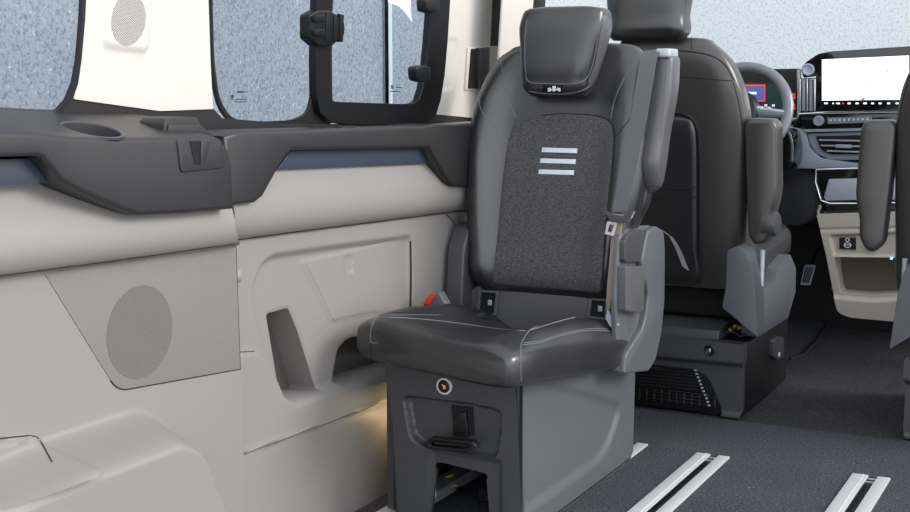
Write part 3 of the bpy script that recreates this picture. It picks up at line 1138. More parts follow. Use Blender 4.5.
pm = patch(MB(), bb, ins, .004, 0, 9, 92, edge=.06)
pb = pm.bvh()
pm.build('fabric_insert', 'fabric', bko, 'mottled grey fabric centre panel')
for (x0, y0) in ((542.2, 147.6), (540.6, 158.4), (539.0, 169.4)):
    patch(MB(), pb, [(x0, y0), (x0 + 35.2, y0 + .9), (x0 + 34.8, y0 + 5.6), (x0 - .6, y0 + 4.5)], .0012, 0, 3, smooth=False, edge=.05).build('reflective_bar', 'bar', bko, 'pale blue grey bar across the fabric')
ed = MB()
stitch(ed, bb, [(493, 279), (496, 255), (500, 215), (504, 175), (508.5, 143), (513, 129), (520, 120.4), (552, 114.3), (578, 114), (600, 116.5), (611, 122), (614.5, 132), (614, 150), (611.5, 180), (608, 215), (604.5, 250), (602, 285)], .0012, 0, 110, lift=.001)
stitch(ed, bb, [(602, 285), (604.5, 250), (608, 215), (611, 185)], .004, 0, 40, lift=.001)
ed.build('insert_piping', 'seam', bko)

# upright bolster with the belt outlet
BR = [(.79, -1.185, .026, 3.420, .05), (.805, -1.181, .038, 3.400, .08), (.84, -1.174, .045, 3.368, .10), (.95, -1.162, .046, 3.372, .10), (1.08, -1.144, .044, 3.388, .095), (1.145, -1.138, .037, 3.400, .09)]
br = loft(MB(), back_rings(BR, 22, lambda z: 0, e=4, nb=40))
rb = br.bvh()
stitch(br, rb, [(668, 64), (664, 110), (659, 160), (656.5, 186)], .0010, 1, 40)
stitch(br, rb, [(652, 72), (647, 120), (642, 165), (640, 186)], .0010, 1, 40)
stitch(br, rb, [(637, 189), (648, 186.5), (658, 186), (667, 188)], .0012, 2, 30)
bro = br.build('belt_side_bolster', ['leather_gr', 'stitch', 'seam'], S, sharp=60)
lowb = [(.64, -1.235, .02, 3.40, .05), (.70, -1.225, .032, 3.39, .06), (.76, -1.208, .042, 3.38, .08), (.80, -1.203, .040, 3.378, .09), (.82, -1.200, .036, 3.384, .085)]
loft(MB(), back_rings(lowb, 14, lambda z: 0, e=3.2, nb=40)).build('lower_bolster', 'leather', S, sharp=60)
q = ony(668, 53, 3.41)
MB().box((q.x - .030, 3.392, q.z - .012), (q.x + .010, 3.47, q.z + .012), .006).build('belt_guide_cap', 'silver', S)

# headrest
HR = [(1.050, -1.410, .078, 3.335, .075), (1.065, -1.410, .090, 3.315, .105), (1.10, -1.408, .098, 3.305, .125), (1.18, -1.402, .112, 3.305, .135), (1.25, -1.397, .122, 3.315, .125), (1.275, -1.395, .118, 3.325, .105)]
hr = loft(MB(), back_rings(HR, 30, lambda z: 0, e=5, nb=64))
hb_ = hr.bvh()
stitch(hr, hb_, [(527, 20), (525, 40), (525.5, 70), (529, 81.5), (545, 83.5), (562, 84), (578, 83), (588, 76), (594, 58), (599, 30), (603, 15)], .0011, 1, 90)
stitch(hr, hb_, [(529, 91), (545, 93.5), (568, 93.5), (585, 89), (593, 80), (601, 55), (607, 28)], .0011, 1, 80)
hro = hr.build('headrest', ['leather', 'stitch', 'seam'], S, sharp=60)
patch(MB(), hb_, [(543, 84.5), (563, 85), (562.5, 92.5), (543, 92)], .0012, 0, 3, smooth=False, edge=.05).build('label_tab', 'black', hro)
lm = MB()
for ol in ([(548, 88), (551, 87.5), (551, 91), (548, 91.3)], [(552.5, 86), (556, 85.8), (555.5, 91), (553, 91)], [(557, 87.5), (560.5, 87.8), (561, 91), (558.5, 91.2)], [(550, 89), (559, 88.7), (559, 90), (550, 90.2)]):
    patch(lm, hb_, ol, .0018, 0, 2, smooth=False)
lm.build('label_symbol', 'mark', hro)
patch(MB(), hb_, [(605, 14), (610, 20), (612, 30), (609, 46), (604, 62), (598, 77), (591, 86), (588.5, 82), (594, 66), (598, 44), (602, 22)], .0012, 0, 4, 60, edge=.1).build('headrest_side', 'leather_gr', hro, 'lighter grey leather side strip')  # lighter colour paints the light falling on the headrest's right side
strp = [(603, 13), (609, 18), (612, 26), (609, 45), (604, 62), (598, 78), (590, 86), (594, 62), (600, 32)]
for x in (-1.44, -1.36):
    MB().tube([(x, 3.42, 1.06), (x, 3.44, 1.0)], .008, 8).build('headrest_post', 'chrome', S)

# lower back panel with child seat anchor sockets
YL = 3.315
lp = MB().prism(roundpoly(XZ([(468, 292), (480, 284), (618, 296), (626, 304), (626, 345), (468, 345)], YL), .01), pY(YL), -.06, 0, 0, .008)
lp.build('lower_back_panel', 'leather_gr', S)
for pts in ([(479, 289.5), (499.5, 291), (496.5, 316), (476, 314)], [(590, 298), (608.5, 299), (607, 320), (586.5, 318)]):
    o_ = roundpoly(XZ(pts, YL - .006), .004)
    cx_, cy_ = np.mean(pts, axis=0)
    i_ = roundpoly(XZ([(cx_ + (x - cx_) * .72, cy_ + (y - cy_) * .8) for x, y in pts], YL - .006), .003)
    fm = MB()
    frame(fm, o_, i_, pY(YL - .004), -.01, .006)
    so = fm.build('anchor_socket', 'plastic', S, bevel=.0015)
    MB().prism(i_, pY(YL - .002), -.004, .001).build('socket_opening', 'void', so)
    MB().box((np.mean([a for a, b in i_]) - .001, YL - .006, np.mean([b for a, b in i_]) - .008), (np.mean([a for a, b in i_]) + .012, YL - .002, np.mean([b for a, b in i_]) + .008), .002).build('anchor_bar', 'silver', so)

# armrest hinge cover on the aisle side
XH = -1.175
out = roundpoly(YZ([(624, 236), (636, 227), (655, 225.5), (662, 231), (663.5, 250), (663, 300), (660, 332), (654, 360), (647, 371), (622, 373.5), (620, 300), (622, 262)], XH), .012)
rim = roundpoly(YZ([(646, 231), (655, 226), (662, 231), (663.5, 250), (663, 300), (660, 332), (654, 360), (647, 371), (622, 373.5), (624, 355), (641, 328), (644.5, 315), (646.5, 295), (645, 285), (641, 276), (640, 260)], XH), .01)
ah = MB().prism(out, pX(XH), -.026, -.012, 0, .006).prism(rim, pX(XH), -.022, .006, 0, .008)
ah.build('hinge_cover', 'plastic', S)
pad = roundpoly(YZ([(622, 266), (638, 266), (641, 269), (640, 310), (636, 312.5), (622, 311)], XH), .006)
MB().prism(pad, pX(XH), -.012, .012, 0, .007).build('release_lever', 'leather_gr', S)
MB().prism(roundpoly(YZ([(624, 240), (634, 229), (648, 230), (643, 244), (641, 262), (624, 262)], XH), .01), pX(XH), -.02, .002, 0, .008).build('armrest_end', 'plastic_dk', S)
# folded armrest by the wall
XW = -1.672
MB().prism(roundpoly(YZ([(455, 311), (458, 250), (464, 227), (470, 221.5), (480, 224), (478, 320)], XW), .015), pX(XW), -.03, .02, 0, .010).build('folded_armrest', 'plastic_dk', S)

# belt
bp, bw = [], []
bpx = [(652, 50, 3.40), (648, 62, 3.372), (645, 80, 3.352), (640, 110, 3.335), (633, 145, 3.315), (626, 180, 3.295), (619.5, 212, 3.28)]
for (x, y, Y) in [tuple(v) for v in spline(bpx, 40)]:
    bp.append(ony(x, y, Y))
    bw.append(Vector((.0235, 0, .002)) * np.interp(y, [50, 60, 200, 215], [1, 1, .95, .8]))
bm_ = ribbon(MB(), bp, bw, .0012)
lo = [(618, 214, 3.272), (616, 235, 3.27), (613, 262, 3.268), (609.5, 290, 3.265), (608, 312, 3.26)]
P2 = [ony(*p) for p in [tuple(v) for v in spline(lo, 24)]]
ribbon(bm_, P2, [Vector((.017 - .012 * k / len(P2), -.004, 0)) for k in range(len(P2))], .0012, 1)
P3 = [ony(x + 4 - (y - 214) * .03, y, Y + .012) for (x, y, Y) in [tuple(v) for v in spline(lo, 24)]]
ribbon(bm_, P3, [Vector((.014 - .010 * k / len(P3), .006, 0)) for k in range(len(P3))], .0012, 0)
belt = bm_.build('seat_belt', ['belt', 'belt_tan'], S, sharp=60)
YT = 3.262
MB().prism(roundpoly(XZ([(605, 210), (611, 215), (623, 216), (630, 213), (634, 210.5), (631, 219), (624, 223), (612, 221.5)], YT), .004), pY(YT), -.012, .010, 0, .004).build('belt_tongue', 'plastic_dk', belt)
tg = MB()
frame(tg, XZ([(607.5, 221), (617.5, 222.5), (614, 236), (605, 234)], YT), XZ([(610, 224), (614.5, 224.8), (611.8, 232.5), (607.6, 231.5)], YT), pY(YT), -.002, .002)
tg.build('tongue_plate', 'chrome', belt)
MB().tube([ony(628, 221, YT), ony(632, 216.5, YT), ony(634.5, 211.5, YT)], .0025, 6).build('tongue_edge', 'chrome', belt)
MB().prism(XZ([(608, 309), (613, 318), (619, 325), (611, 327), (606, 318)], 3.25), pY(3.25), -.004, .004).build('belt_anchor', 'silver', belt)
# buckle by the wall
YK = 3.08
bu = MB().prism(XZ([(423, 303), (431, 293), (439, 293), (447, 307), (446, 318), (425, 318)], YK), pY(YK), -.03, 0, 0, .004)
bu.prism(XZ([(423, 303.5), (431.5, 293), (436, 293.5), (430, 305)], YK), pY(YK), -.02, .005, 1, .002)
bu.build('belt_buckle', ['plastic', 'red'], S, 'grey belt buckle with red button')
# loose strap behind the hinge cover
sp_ = [(662, 231, 3.60), (670, 236, 3.605), (677, 247, 3.60), (682, 259, 3.595), (686, 269, 3.59)]
ribbon(MB(), [ony(*tuple(v)) for v in spline(sp_, 20)], [Vector((.010, 0, -.006))] * 21, .001).build('loose_strap', 'belt', S)
# ------------------------------------------------------------------ front seats, seen from behind
MX = -.872
MXB = -.824


def flipped(mb, mir, low=0):
    if mir:
        m = (MX, MXB, -.812)[low]
        mb.v = [(2 * m - x, y, z) for x, y, z in mb.v]
    return mb


LOWP = ('seat_box', 'inertia_switch', 'rear_panel', 'vent_grille', 'lock_plug', 'box_top', 'seat_fittings', 'seat_frame', 'seat_cushion', 'side_shield', 'tilt_lever')


def front_seat(mir, label):
    loc = Vector((-1.30, 4.45, 0))
    if mir:
        loc.x = 2 * MX - loc.x
    T = thing('front_seat', loc, label, 'seat', 'front seats seen from behind')

    def B(mb, name, mats, par=None, lab=None, **kw):
        return flipped(mb, mir, 2 if name in ('side_shield', 'tilt_lever') else int(name in LOWP)).build(name, mats, par or T, lab, **kw)

    YD = 4.13
    mb = MB().box((-1.495, 4.135, .0), (-1.078, 4.76, .245), .012)
    B(mb, 'seat_box', 'black')
    m = MB().prism(roundpoly(YZ([(770, 340), (776, 335.5), (781.5, 337), (781.5, 357), (774, 360), (770, 356)], -1.074), .008), pX(-1.074), -.005, .010, 0, .004)
    m.box((-1.066, 4.56, .125), (-1.062, 4.575, .14), .002, 1)
    B(m, 'inertia_switch', ['plastic_dk', 'mark'])
    # rear trim panel with vent
    rp = [(-1.50, .003), (-1.082, .003), (-1.074, .03), (-1.076, .17), (-1.070, .20), (-1.072, .252), (-1.50, .252)]
    lip = [(-1.6, .175), (-1.09, .180), (-1.0, .18), (-1.0, .3), (-1.6, .3)]
    vent = roundpoly(XZ([(580, 366), (692, 371.5), (702, 375), (710, 385), (722, 416), (580, 400)], YD), .012)
    sill = [(-1.6, -.1), (-1.0, -.1), (-1.0, .018), (-1.6, .018)]
    mb = relief(MB(), rp, pY(YD), [('area', lip, .028, .02), ('area', vent, -.030, .010), ('area', sill, .012, .006)], .005, .02)
    RP = B(mb, 'rear_panel', 'plastic_dk', sharp=50)
    vp = MB()
    for k in range(11):
        f = k / 10
        xr = ony(695 + 14 * f, 377 + 32 * f, YD).x
        zz = .146 - .0113 * k
        vp.box((-1.49, YD - .002, zz - (.0045 if k < 7 else .002)), (xr, YD + .016, zz + (.0045 if k < 7 else .002)), .001, 0, seg=1)
        vp.box((xr - .003, YD - .006, zz - .003), (xr + .005, YD + .0, zz + .003), .001, 2, seg=1)  # silver tips paint the highlights on the slat ends
    for k in range(14):
        x = -1.48 + k * .026
        vp.box((x, YD - .001, .026), (x + .003, YD + .012, .066), 0, 3)
    vp.box((-1.49, YD + .018, .02), (-1.10, YD + .026, .16), 0, 1)
    B(vp, 'vent_grille', ['black', 'void', 'silver', 'plastic_dk'], RP)
    lk = ony(709.5, 350.5, YD - .03)
    B(MB().lathe([(.019, -.004), (.019, .002), (.016, .004), (.013, .002), (0, .002)], (lk.x, YD - .027, lk.z), (0, -1, 0), 24).box((lk.x - .003, YD - .033, lk.z - .005), (lk.x + .004, YD - .0285, lk.z + .006), .001, 1), 'lock_plug', ['black', 'chrome'], RP)
    B(MB().prism([(4.15, .245), (4.55, .245), (4.55, .292), (4.20, .290), (4.16, .278)], lambda a, b, h: (h, a, b), -1.495, -1.165, 0, .006), 'box_top', 'plastic_dk')
    fx = MB()
    for k in range(5):
        p = ony(731 + 2.4 * k, 330 - 1.6 * (k % 3), 4.22)
        fx.lathe([(.006, 0), (.007, .012), (.004, .016), (0, .016)], p, (0, -1, .3), 8, k % 2)
    p = ony(735, 333, 4.2)
    fx.tube([p + Vector((-.03, 0, 0)), p, p + Vector((.02, -.01, -.01)), p + Vector((.04, 0, 0))], .004, 6, 1)
    B(fx, 'seat_fittings', ['brass', 'black'])
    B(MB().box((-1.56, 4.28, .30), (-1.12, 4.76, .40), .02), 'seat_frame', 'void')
    # cushion
    rings = []
    for y in np.linspace(4.24, 4.86, 20):
        e = min(1, (4.875 - y) / .06, (y - 4.22) / .06)
        e = math.sqrt(max(.05, 1 - (1 - e) ** 2))
        zt, zb = np.interp(y, [4.24, 4.86], [.50, .575]), np.interp(y, [4.24, 4.86], [.39, .43])
        rings.append([(-1.365 + a, y, (zt + zb) / 2 + b + (.02 * bumpf(a / .27) if b > 0 else 0)) for a, b in srect(.272 * (.9 + .1 * e), (zt - zb) / 2 * e, 4, 44)])
    B(loft(MB(), rings), 'seat_cushion', 'leather')
    # shield round the hinge
    XC = -1.055
    m = MB().prism(roundpoly(YZ([(750, 264), (753, 283), (762, 286), (775, 282), (778, 268), (790, 254), (796, 268), (795.5, 292), (788, 318), (757, 337.5), (754, 300)], XC), .012), pX(XC), -.05, 0, 0, .01)
    YC = 4.045
    m.prism(roundpoly(XZ([(727, 251), (736, 246.5), (743, 248.5), (750, 262), (754, 284), (757.5, 337.5), (722, 307.5), (726, 285)], YC), .008), pY(YC), -.11, 0, 0, .014)
    B(m, 'side_shield', 'plastic')
    B(MB().tube([onx(761, 286, -1.03), onx(762, 268, -1.03), onx(762.5, 250, -1.03)], .0085, 10), 'tilt_lever', 'silver')
    # backrest
    fk = [(.405, -1.362, .235, 4.235, .10), (.45, -1.362, .250, 4.225, .13), (.60, -1.362, .258, 4.195, .16), (.85, -1.362, .262, 4.15, .17), (1.0, -1.362, .258, 4.125, .16),
          (1.10, -1.362, .235, 4.112, .14), (1.17, -1.365, .198, 4.11, .12), (1.212, -1.368, .155, 4.115, .09)]
    rg = back_rings(fk, 44, lambda z: 0, e=4.2, nb=72)
    bm2 = loft(MB(), rg)
    bv = bm2.bvh()
    stitch(bm2, bv, [(640, 51), (675, 51), (692, 51.8), (712, 56), (725, 65), (734, 80)], .0022, 1, 60)
    stitch(bm2, bv, [(640, 75), (680, 77), (733, 81)], .0016, 1, 40)
    stitch(bm2, bv, [(691, 38), (691.5, 50)], .0014, 1, 12)
    stitch(bm2, bv, [(733, 82), (739, 104), (742, 130), (742.5, 190), (741, 250)], .0016, 1, 50)
    bo2 = B(bm2, 'backrest', ['leather_br', 'seam'], sharp=60)
    pn = patch(MB(), bv, [(600, 119), (640, 117), (682, 117.5), (694, 124), (697, 145), (697.5, 200), (698, 250), (697, 281), (640, 279), (600, 274)], .014, 0, 7, 70, edge=.16)
    pv = pn.bvh()
    stitch(pn, pv, [(640, 186), (670, 188.5), (685, 189), (696, 187)], .0022, 1, 30)
    stitch(pn, pv, [(640, 198), (670, 199), (685, 199), (696, 197)], .0016, 1, 30)
    B(pn, 'back_panel', ['leather', 'seam'], bo2, sharp=60)  # darker leather carries the shading of the recessed centre
    gv = MB()
    stitch(gv, bv, [(640, 110), (676, 112), (690, 117), (697.5, 128), (700, 150), (700.5, 200), (700.5, 250), (699, 283)], .009, 0, 70, lift=0)  # dark tube stands in for the shade in the groove round the panel
    B(gv, 'panel_groove', 'seam', bo2)
    # armrest folded up, and its pivot disc
    YR = 4.165
    ar = MB().prism(roundpoly(XZ([(744.5, 124), (749, 118), (772.5, 119), (777, 126), (777.5, 189), (775.5, 202), (772, 214), (771, 232), (765, 243), (755, 245), (748.5, 236), (746, 180)], YR), .012), pY(YR), -.075, .01, 0, .014)
    ao = B(ar, 'armrest', 'leather_br')
    p = ony(773.5, 225, 4.15)
    if not mir:
        B(MB().lathe([(.040, -.03), (.040, .006), (.036, .012), (.030, .013), (0, .0135)], (p.x - .006, 4.15 + .03, p.z), (1, -.12, 0), 32), 'armrest_pivot', 'plastic_dk', ao)
    # headrest
    hk = [(1.220, -1.412, .112, 4.065, .09), (1.233, -1.412, .124, 4.05, .115), (1.30, -1.412, .128, 4.045, .13), (1.42, -1.412, .134, 4.06, .12), (1.45, -1.412, .126, 4.07, .10)]
    hm2 = loft(MB(), back_rings(hk, 24, lambda z: 0, e=5, nb=56))
    B(hm2, 'headrest', 'leather', sharp=60)
    for x in (-1.43, -1.34):
        B(MB().tube([(x, 4.13, 1.26), (x, 4.15, 1.19)], .008, 8), 'headrest_post', 'black')
    return T


front_seat(False, 'driver seat behind the steering wheel, seen from the back, black leather')
front_seat(True, 'black leather front seat cut off by the right edge of the photo')

# ------------------------------------------------------------------ dashboard
D = thing('dashboard', (-.9, 5.4, .9), 'dark dashboard with blue grey trim below the windscreen', 'dashboard')
MB().box((-1.78, 5.34, .56), (.05, 5.93, .985), .05).build('dashboard_body', 'dark', D)
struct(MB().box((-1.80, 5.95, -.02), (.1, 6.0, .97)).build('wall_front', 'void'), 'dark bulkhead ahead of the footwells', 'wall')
YV = 5.22
MB().prism(roundpoly(XZ([(760, 160), (786, 166), (822, 168), (818, 190), (817, 214), (801, 226), (760, 228)], 5.30), .02), pY(5.30), -.2, 0, 0, .02).build('knee_panel', 'plastic_dk', D)
MB().prism(roundpoly(XZ([(783, 125), (806, 129), (811, 148), (822, 158), (858, 163), (960, 166), (960, 172), (797, 168), (792, 150)], YV), .006), pY(YV), -.10, .02, 0, .012).build('trim_blade', 'silver_blue', D)
v = MB().prism(roundpoly(XZ([(808, 133), (960, 128), (960, 161), (830, 159.5), (817, 153), (811, 144)], YV + .01), .01), pY(YV + .01), -.10, .02, 0, .008)
v.prism(roundpoly(XZ([(817, 136), (960, 133), (960, 154), (832, 154), (822, 149)], YV), .008), pY(YV - .02), -.02, .0045, 1, .002)
for (y0, x0) in ((140, 819), (145.5, 821), (151, 827)):
    p, q = ony(x0, y0, YV - .03), ony(960, y0 - 1.5, YV - .03)
    v.box((p.x, YV - .036, p.z - .003), (q.x, YV - .022, p.z + .003), .001, 2)
p = ony(844, 146, YV - .03)
v.box((p.x - .03, YV - .045, p.z - .008), (p.x + .03, YV - .03, p.z + .006), .003, 0)
v.build('air_vent', ['silver_blue', 'void', 'silver'], D)
c_ = MB().prism(roundpoly(XZ([(800, 114), (960, 111), (960, 130), (830, 132), (806, 131), (793, 127)], YV - .01), .006), pY(YV - .01), -.10, .01, 0, .005)
co_ = c_.build('climate_panel', 'gloss', D)
p = ony(818.5, 120.8, YV - .03)
MB().lathe([(.020, 0), (.020, .014), (.018, .018), (.012, .018), (.011, .013), (0, .013)], (p.x, YV - .02, p.z), (0, -1, 0), 28).build('volume_knob', 'silver', co_)
sw_ = MB().prism(roundpoly(XZ([(827, 117.5), (872, 116), (872, 122.5), (828, 124)], YV - .024), .006), pY(YV - .024), -.008, .004, 0, .002)
for k in range(9):
    p = ony(830.5 + 4.6 * k, 120.2 - .15 * k, YV - .028)
    sw_.box((p.x - .004, YV - .030, p.z - .004), (p.x + .004, YV - .0275, p.z + .004), .001, 1)
sw_.build('switch_strip', ['silver_blue', 'mark'], co_)
MB().prism(roundpoly(XZ([(804, 129.5), (960, 126), (960, 129), (806, 132)], YV - .03), .003), pY(YV - .03), -.03, .004, 0, .002).build('trim_strip', 'silver_blue', D)
# vertical vent beside the screen
vv = MB().prism(roundpoly(XZ([(798, 78), (817, 78), (816, 113), (798, 114)], YV), .005), pY(YV), -.08, .0, 0, .004)
for k, w_ in ((0, 1.6), (1, 3.0), (2, 1.6), (3, 3.2), (4, 1.4)):
    x = 800.5 + 3.6 * k
    vv.prism(XZ([(x - w_ / 2, 79), (x + w_ / 2, 79), (x + w_ / 2, 111), (x - w_ / 2, 111)], YV - .01), pY(YV - .01), -.012, .010, 1 + k % 2, .002)
vv.tube([ony(799, 114, YV - .01), ony(830, 112, YV - .02), ony(906, 110.5, YV - .02)], .0035, 8, 1)
vv.build('side_vent', ['black', 'chrome', 'silver'], D)
MB().tube([ony(798, 70, YV), ony(798.5, 90, YV), ony(799, 118, YV), ony(792, 119.5, YV), ony(785, 121, YV)], [.005, .005, .008, .008, .006], 8).build('vent_trim', 'silver', D)
# tray
YT2 = 5.12
tr = MB().prism(roundpoly(XZ([(813, 168.5), (960, 166), (960, 212), (826, 216), (818, 205), (814.5, 184)], YT2), .01), pY(YT2), -.16, 0, 0, .006)
tr.prism(roundpoly(XZ([(829, 179), (960, 176), (960, 199), (826, 200.5), (824, 197)], YT2 - .003), .004), pY(YT2 - .003), 0, .004, 1, .002)
tr.tube([ony(960, 166.5, YT2 - .006), ony(860, 168.2, YT2 - .006), ony(816, 169.5, YT2 - .006), ony(815.5, 182, YT2 - .006), ony(821, 200.5, YT2 - .006), ony(830, 203.5, YT2 - .006), ony(870, 203.5, YT2 - .006), ony(960, 201, YT2 - .006)], .0032, 8, 2)
tr.tube([ony(818, 213, YT2 - .006), ony(820.5, 205, YT2 - .006)], .006, 8, 2)
tr.build('storage_tray', ['gloss', 'silver', 'chrome'], D)

# console below
YCN = 5.09
cn = roundpoly(XZ([(816.5, 214.5), (960, 210), (960, 322), (905, 322), (850, 317), (838, 312), (834, 296), (826, 255), (820, 230)], YCN), [.004, .004, .004, .03, .02, .02, .02, .01, .01])
opn = roundpoly(XZ([(834, 257), (960, 258), (960, 292), (870, 295.5), (840, 293), (838, 286)], YCN), .008)
upr = roundpoly(XZ([(830, 236), (960, 231), (960, 257), (834, 255)], YCN), .008)
band = XZ([(800, 229), (960, 225), (960, 228), (800, 231.5)], YCN)
lowr = roundpoly(XZ([(820, 293), (838, 297), (870, 300), (960, 296), (960, 340), (820, 340)], YCN), .01)
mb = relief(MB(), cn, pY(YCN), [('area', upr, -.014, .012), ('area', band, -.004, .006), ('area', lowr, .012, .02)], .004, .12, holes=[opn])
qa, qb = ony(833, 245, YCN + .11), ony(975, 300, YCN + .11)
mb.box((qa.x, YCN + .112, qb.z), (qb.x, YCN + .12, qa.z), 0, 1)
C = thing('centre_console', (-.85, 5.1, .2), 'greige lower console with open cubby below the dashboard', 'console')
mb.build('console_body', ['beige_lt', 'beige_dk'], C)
sk = MB().prism(roundpoly(XZ([(839.5, 237.5), (856, 237.5), (856, 249.5), (839.5, 248.5)], YCN + .012), .002), pY(YCN + .012), -.004, .0045, 0)
a = ony(847.7, 243, YCN + .008)
for k in range(16):
    t = 2 * PI * k / 16
    t2 = 2 * PI * (k + 1) / 16
    sk.tube([(a.x - .001 + .007 * math.cos(t), YCN + .0065, a.z + .012 + .006 * math.sin(t)), (a.x - .001 + .007 * math.cos(t2), YCN + .0065, a.z + .012 + .006 * math.sin(t2))], .0016, 4, 1)
    sk.tube([(a.x + .013 * math.cos(t), YCN + .0065, a.z - .008 + .009 * math.sin(t)), (a.x + .013 * math.cos(t2), YCN + .0065, a.z - .008 + .009 * math.sin(t2))], .0016, 4, 1)
sk.box((a.x - .012, YCN + .006, a.z - .009), (a.x + .012, YCN + .0075, a.z - .0065), 0, 1)
sk.build('warning_plate', ['black', 'mark'], C, 'small black plate with a white pictogram')
p = ony(871.5, 245.5, YCN)
MB().lathe([(.022, -.005), (.022, .008), (.019, .012), (0, .013)], (p.x, YCN + .012, p.z), (0, -1, 0), 28).build('socket_cap', 'dark', C)
p = ony(891.5, 258.3, YCN)
MB().lathe([(.005, -.01), (.005, .004), (.003, .006), (0, .006)], (p.x, YCN, p.z), (0, -1, 0), 12).build('indicator_lamp', 'ledblue', C)

# screen
YSC = 5.13
SN = thing('touch_screen', ony(865, 110, YSC), 'wide lit touch screen standing on the dashboard', 'screen')
MB().prism(roundpoly(XZ([(815, 111.5), (816, 76), (803, 78), (801, 68), (806, 62), (818, 54), (829, 51.5), (912, 46), (914, 110)], YSC), [.004, .002, .012, .012, .01, .006, .01, .01, .008]), pY(YSC), -.03, .0, 0, .004).build('screen_bezel', 'gloss', SN)
dsp = MB().prism(XZ([(822, 59.5), (909, 55.5), (909, 99.5), (822, 100.6)], YSC - .001), pY(YSC - .001), 0, .0012, 0)
for (x, y, r, m) in ((887, 71, .006, 1), (869, 86, .005, 1), (863, 99, .006, 2)):
    p = ony(x, y, YSC - .003)
    dsp.box((p.x - r, YSC - .0028, p.z - r * .6), (p.x + r, YSC - .002, p.z + r * .6), 0, m)
for (x, w_, m) in ((826, 5, 0), (833, 2, 0), (838, 5, 0), (843, 2, 1), (849, 4, 0), (857, 4, 0), (865, 5, 0), (872.5, 4, 0), (880, 4, 0), (888.5, 4, 0), (897, 4, 0)):
    p = ony(x, 103.4, YSC - .003)
    dsp.box((p.x - w_ * .0013, YSC - .0022, p.z - .0028), (p.x + w_ * .0013, YSC - .0008, p.z + .0028), 0, 3 + m)
ds = dsp.build('display', ['screen', 'mark', 'ledred', 'lit', 'ledred'], SN)
p = ony(808.3, 69.8, YSC)
MB().lathe([(.024, -.004), (.024, .004), (.021, .008), (.018, .008), (.017, .004), (.012, .003), (0, .003)], (p.x, YSC - .002, p.z), (0, -1, 0), 28).build('start_button', 'silver', SN)

# instrument cluster
YI = 5.28
IN = MB().prism(roundpoly(XZ([(722, 70), (798, 68.5), (797.5, 116), (790, 124), (720, 128)], YI), .006), pY(YI), -.06, 0, 0, .004).build('instrument_cluster', 'black', D, 'black instrument display with red and blue lights')
MB().prism(XZ([(735, 82), (789, 83), (788, 116), (735, 118)], YI - .001), pY(YI - .001), 0, .001, 0).build('cluster_glass', 'cluster2', IN)
bl = MB().prism(XZ([(742, 84.5), (765.5, 84.5), (765, 101.8), (743, 101.2)], YI - .003), pY(YI - .003), 0, .001, 1)
bl.prism(XZ([(742, 86), (764.5, 86), (764.2, 100.2), (743, 99.8)], YI - .004), pY(YI - .004), 0, .0014, 0)
bl.prism(XZ([(747, 92), (756.5, 92), (756.5, 94.2), (747, 94.2)], YI - .006), pY(YI - .006), 0, .001, 2)
bl.prism(XZ([(748, 98), (751, 98), (751, 100), (748, 100)], YI - .006), pY(YI - .006), 0, .001, 2)
bl.build('warning_display', ['cluster', 'ledred', 'lit'], IN)
wl_ = MB()
for (x, y) in ((793.6, 94.5), (793.8, 97.5), (793.5, 105), (793.7, 108.2)):
    wl_.prism(XZ([(x - 1.6, y - 1.2), (x + 1.6, y - 1.2), (x + 1.6, y + 1.2), (x - 1.6, y + 1.2)], YI - .003), pY(YI - .003), 0, .002, 0)
wl_.prism(XZ([(787, 90), (790, 90), (790, 91.3), (787, 91.3)], YI - .003), pY(YI - .003), 0, .002, 1)
wl_.build('warning_lamp', ['ledred', 'lit'], IN)

# steering wheel
WC = Vector((-1.312, 4.88, .975))
SW = thing('steering_wheel', WC, 'black and silver steering wheel partly hidden by the driver seat', 'steering wheel')
tl = math.radians(22)
ux, uz = Vector((1, 0, 0)), Vector((0, math.sin(tl), math.cos(tl)))
nv = ux.cross(uz)
R_ = .178
MB().tube([WC + ux * R_ * math.cos(t) + uz * R_ * 1.0 * math.sin(t) for t in np.linspace(0, 2 * PI, 65)[:-1]], .0205, 14, closed=True).build('rim', 'rim', SW)
hbm = MB().lathe([(.075, -.02), (.075, .02), (.06, .035), (0, .038)], WC, nv, 32)
hbm.build('hub', 'black', SW)
for sx in (1, -1):
    sp3 = MB()
    sp3.tube([WC + ux * sx * .06 + uz * .0, WC + ux * sx * .115 - uz * .005, WC + ux * sx * .170 - uz * .01], [.022, .017, .014], 10, flat=1.4)
    so3 = sp3.build('spoke', 'silver', SW)
    kk = MB()
    for k in range(4):
        q = WC + ux * sx * (.085 + .014 * k) + uz * (.006 + .010 * (k % 2)) + nv * (.024 if nv.y < 0 else -.024)
        kk.box(q - Vector((.005, .004, .005)), q + Vector((.005, .004, .005)), .002)
    kk.build('spoke_switches', 'mark', so3)
MB().tube([WC - nv * .02 * (1 if nv.y < 0 else -1), WC + Vector((0, .2, -.07)), WC + Vector((0, .45, -.15))], [.05, .075, .08], 16).build('column_shroud', 'black', SW)
MB().prism(roundpoly(XZ([(772, 128), (790, 130), (794, 145), (793, 165), (780, 180), (765, 182)], 5.05), .02), pY(5.05), -.2, 0, 0, .02).build('column_cover', 'gloss', SW)

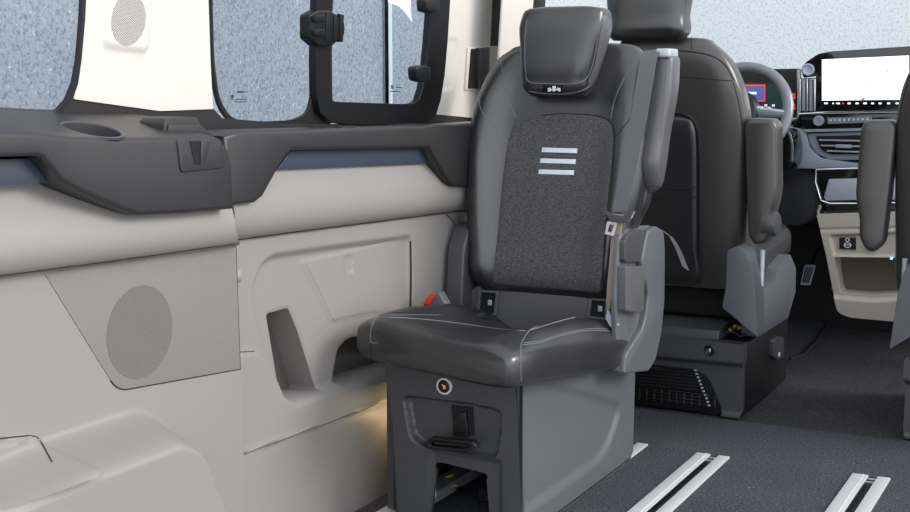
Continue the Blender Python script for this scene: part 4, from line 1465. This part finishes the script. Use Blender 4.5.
# pedal and footwell mat
p0 = ony(806, 284, 5.42)
PD = thing('accelerator_pedal', (p0.x, 5.5, 0), 'silver ribbed accelerator pedal in the dark footwell', 'pedal')
a4 = [ony(800, 285, 5.42), ony(810, 285.5, 5.42), ony(815.5, 265, 5.47), ony(804.5, 265, 5.47)]
nn = Vector((0, .012, 0))
mb = MB().add([q for q in a4] + [q + nn for q in a4], [(0, 1, 2, 3), (7, 6, 5, 4), (0, 4, 5, 1), (1, 5, 6, 2), (2, 6, 7, 3), (3, 7, 4, 0)])
mb.build('pedal_pad', 'silver_blue', PD, bevel=.003)
rb_ = MB()
for k in range(4):
    t = .2 + .2 * k
    rb_.tube([a4[0].lerp(a4[1], t) + (a4[3] - a4[0]) * .12, a4[3].lerp(a4[2], t) - (a4[3] - a4[0]) * .12], .0035, 6)
rb_.build('pedal_rib', 'rubber', PD)
MB().tube([a4[3].lerp(a4[2], .5) + Vector((0, .01, -.02)), a4[3].lerp(a4[2], .5) + Vector((0, .15, .04)), a4[3].lerp(a4[2], .5) + Vector((0, .49, .12))], .010, 8).build('pedal_arm', 'black', PD)
mt = XY([(760, 362), (790, 361), (804, 356), (816, 343), (832, 320), (836, 309), (832, 297), (800, 292), (765, 300)])
fm_ = thing('floor_mat', (-1.1, 4.9, 0), 'grey driver footwell mat with piped edge', 'mat')
MB().prism(mt, pZ(-.004), 0, .012, 0, .003).build('mat_pile', 'matcarpet', fm_)
MB().tube([(a, b, .010) for a, b in mt[1:7]], .006, 8).build('mat_piping', 'rubber', fm_)

# ------------------------------------------------------------------ light: daylight from the sky and through the open right side
fl = bpy.data.lights.new('footwell_lamp', 'POINT')  # added point light for the warm wall glow; its source is unknown
fl.energy = .35
fl.color = (1, .72, .38)
fl.shadow_soft_size = .02
flo = bpy.data.objects.new('footwell_lamp', fl)
COL.objects.link(flo)
flo.location = (-1.655, 2.93, .22)
W = bpy.data.worlds.new('sky')
SC.world = W
W.use_nodes = True
nt = W.node_tree
bg = nt.nodes['Background']
tc = nt.nodes.new('ShaderNodeTexCoord')
sx_ = nt.nodes.new('ShaderNodeSeparateXYZ')
rp_ = nt.nodes.new('ShaderNodeValToRGB')
nt.links.new(tc.outputs['Generated'], sx_.inputs[0])
nt.links.new(sx_.outputs['Z'], rp_.inputs[0])
rp_.color_ramp.elements[0].position = 0
rp_.color_ramp.elements[0].color = (.95, .97, 1, 1)
rp_.color_ramp.elements[1].position = .7
rp_.color_ramp.elements[1].color = (.86, .92, 1, 1)
nt.links.new(rp_.outputs[0], bg.inputs['Color'])
# the sky is brighter beyond the open side and behind the vehicle
vm = nt.nodes.new('ShaderNodeVectorMath')
vm.operation = 'DOT_PRODUCT'
vm.inputs[1].default_value = (.85, -.53, 0)
nt.links.new(tc.outputs['Generated'], vm.inputs[0])
mr = nt.nodes.new('ShaderNodeMapRange')
mr.inputs['From Min'].default_value, mr.inputs['From Max'].default_value = -.3, 1
mr.inputs['To Min'].default_value, mr.inputs['To Max'].default_value = .95, 2.5
nt.links.new(vm.outputs['Value'], mr.inputs['Value'])
nt.links.new(mr.outputs[0], bg.inputs['Strength'])
su = bpy.data.lights.new('sun', 'SUN')
su.energy = 2.5
su.angle = math.radians(25)
su.color = (1, .96, .91)
so_ = bpy.data.objects.new('sun', su)
COL.objects.link(so_)
so_.location = (3, 0, 4)
so_.rotation_euler = Vector((-.85, -.28, -.46)).to_track_quat('-Z', 'Y').to_euler()

SC.view_settings.view_transform = 'Standard'
SC.view_settings.look = 'None'
SC.view_settings.exposure = .0
SC.view_settings.gamma = 1
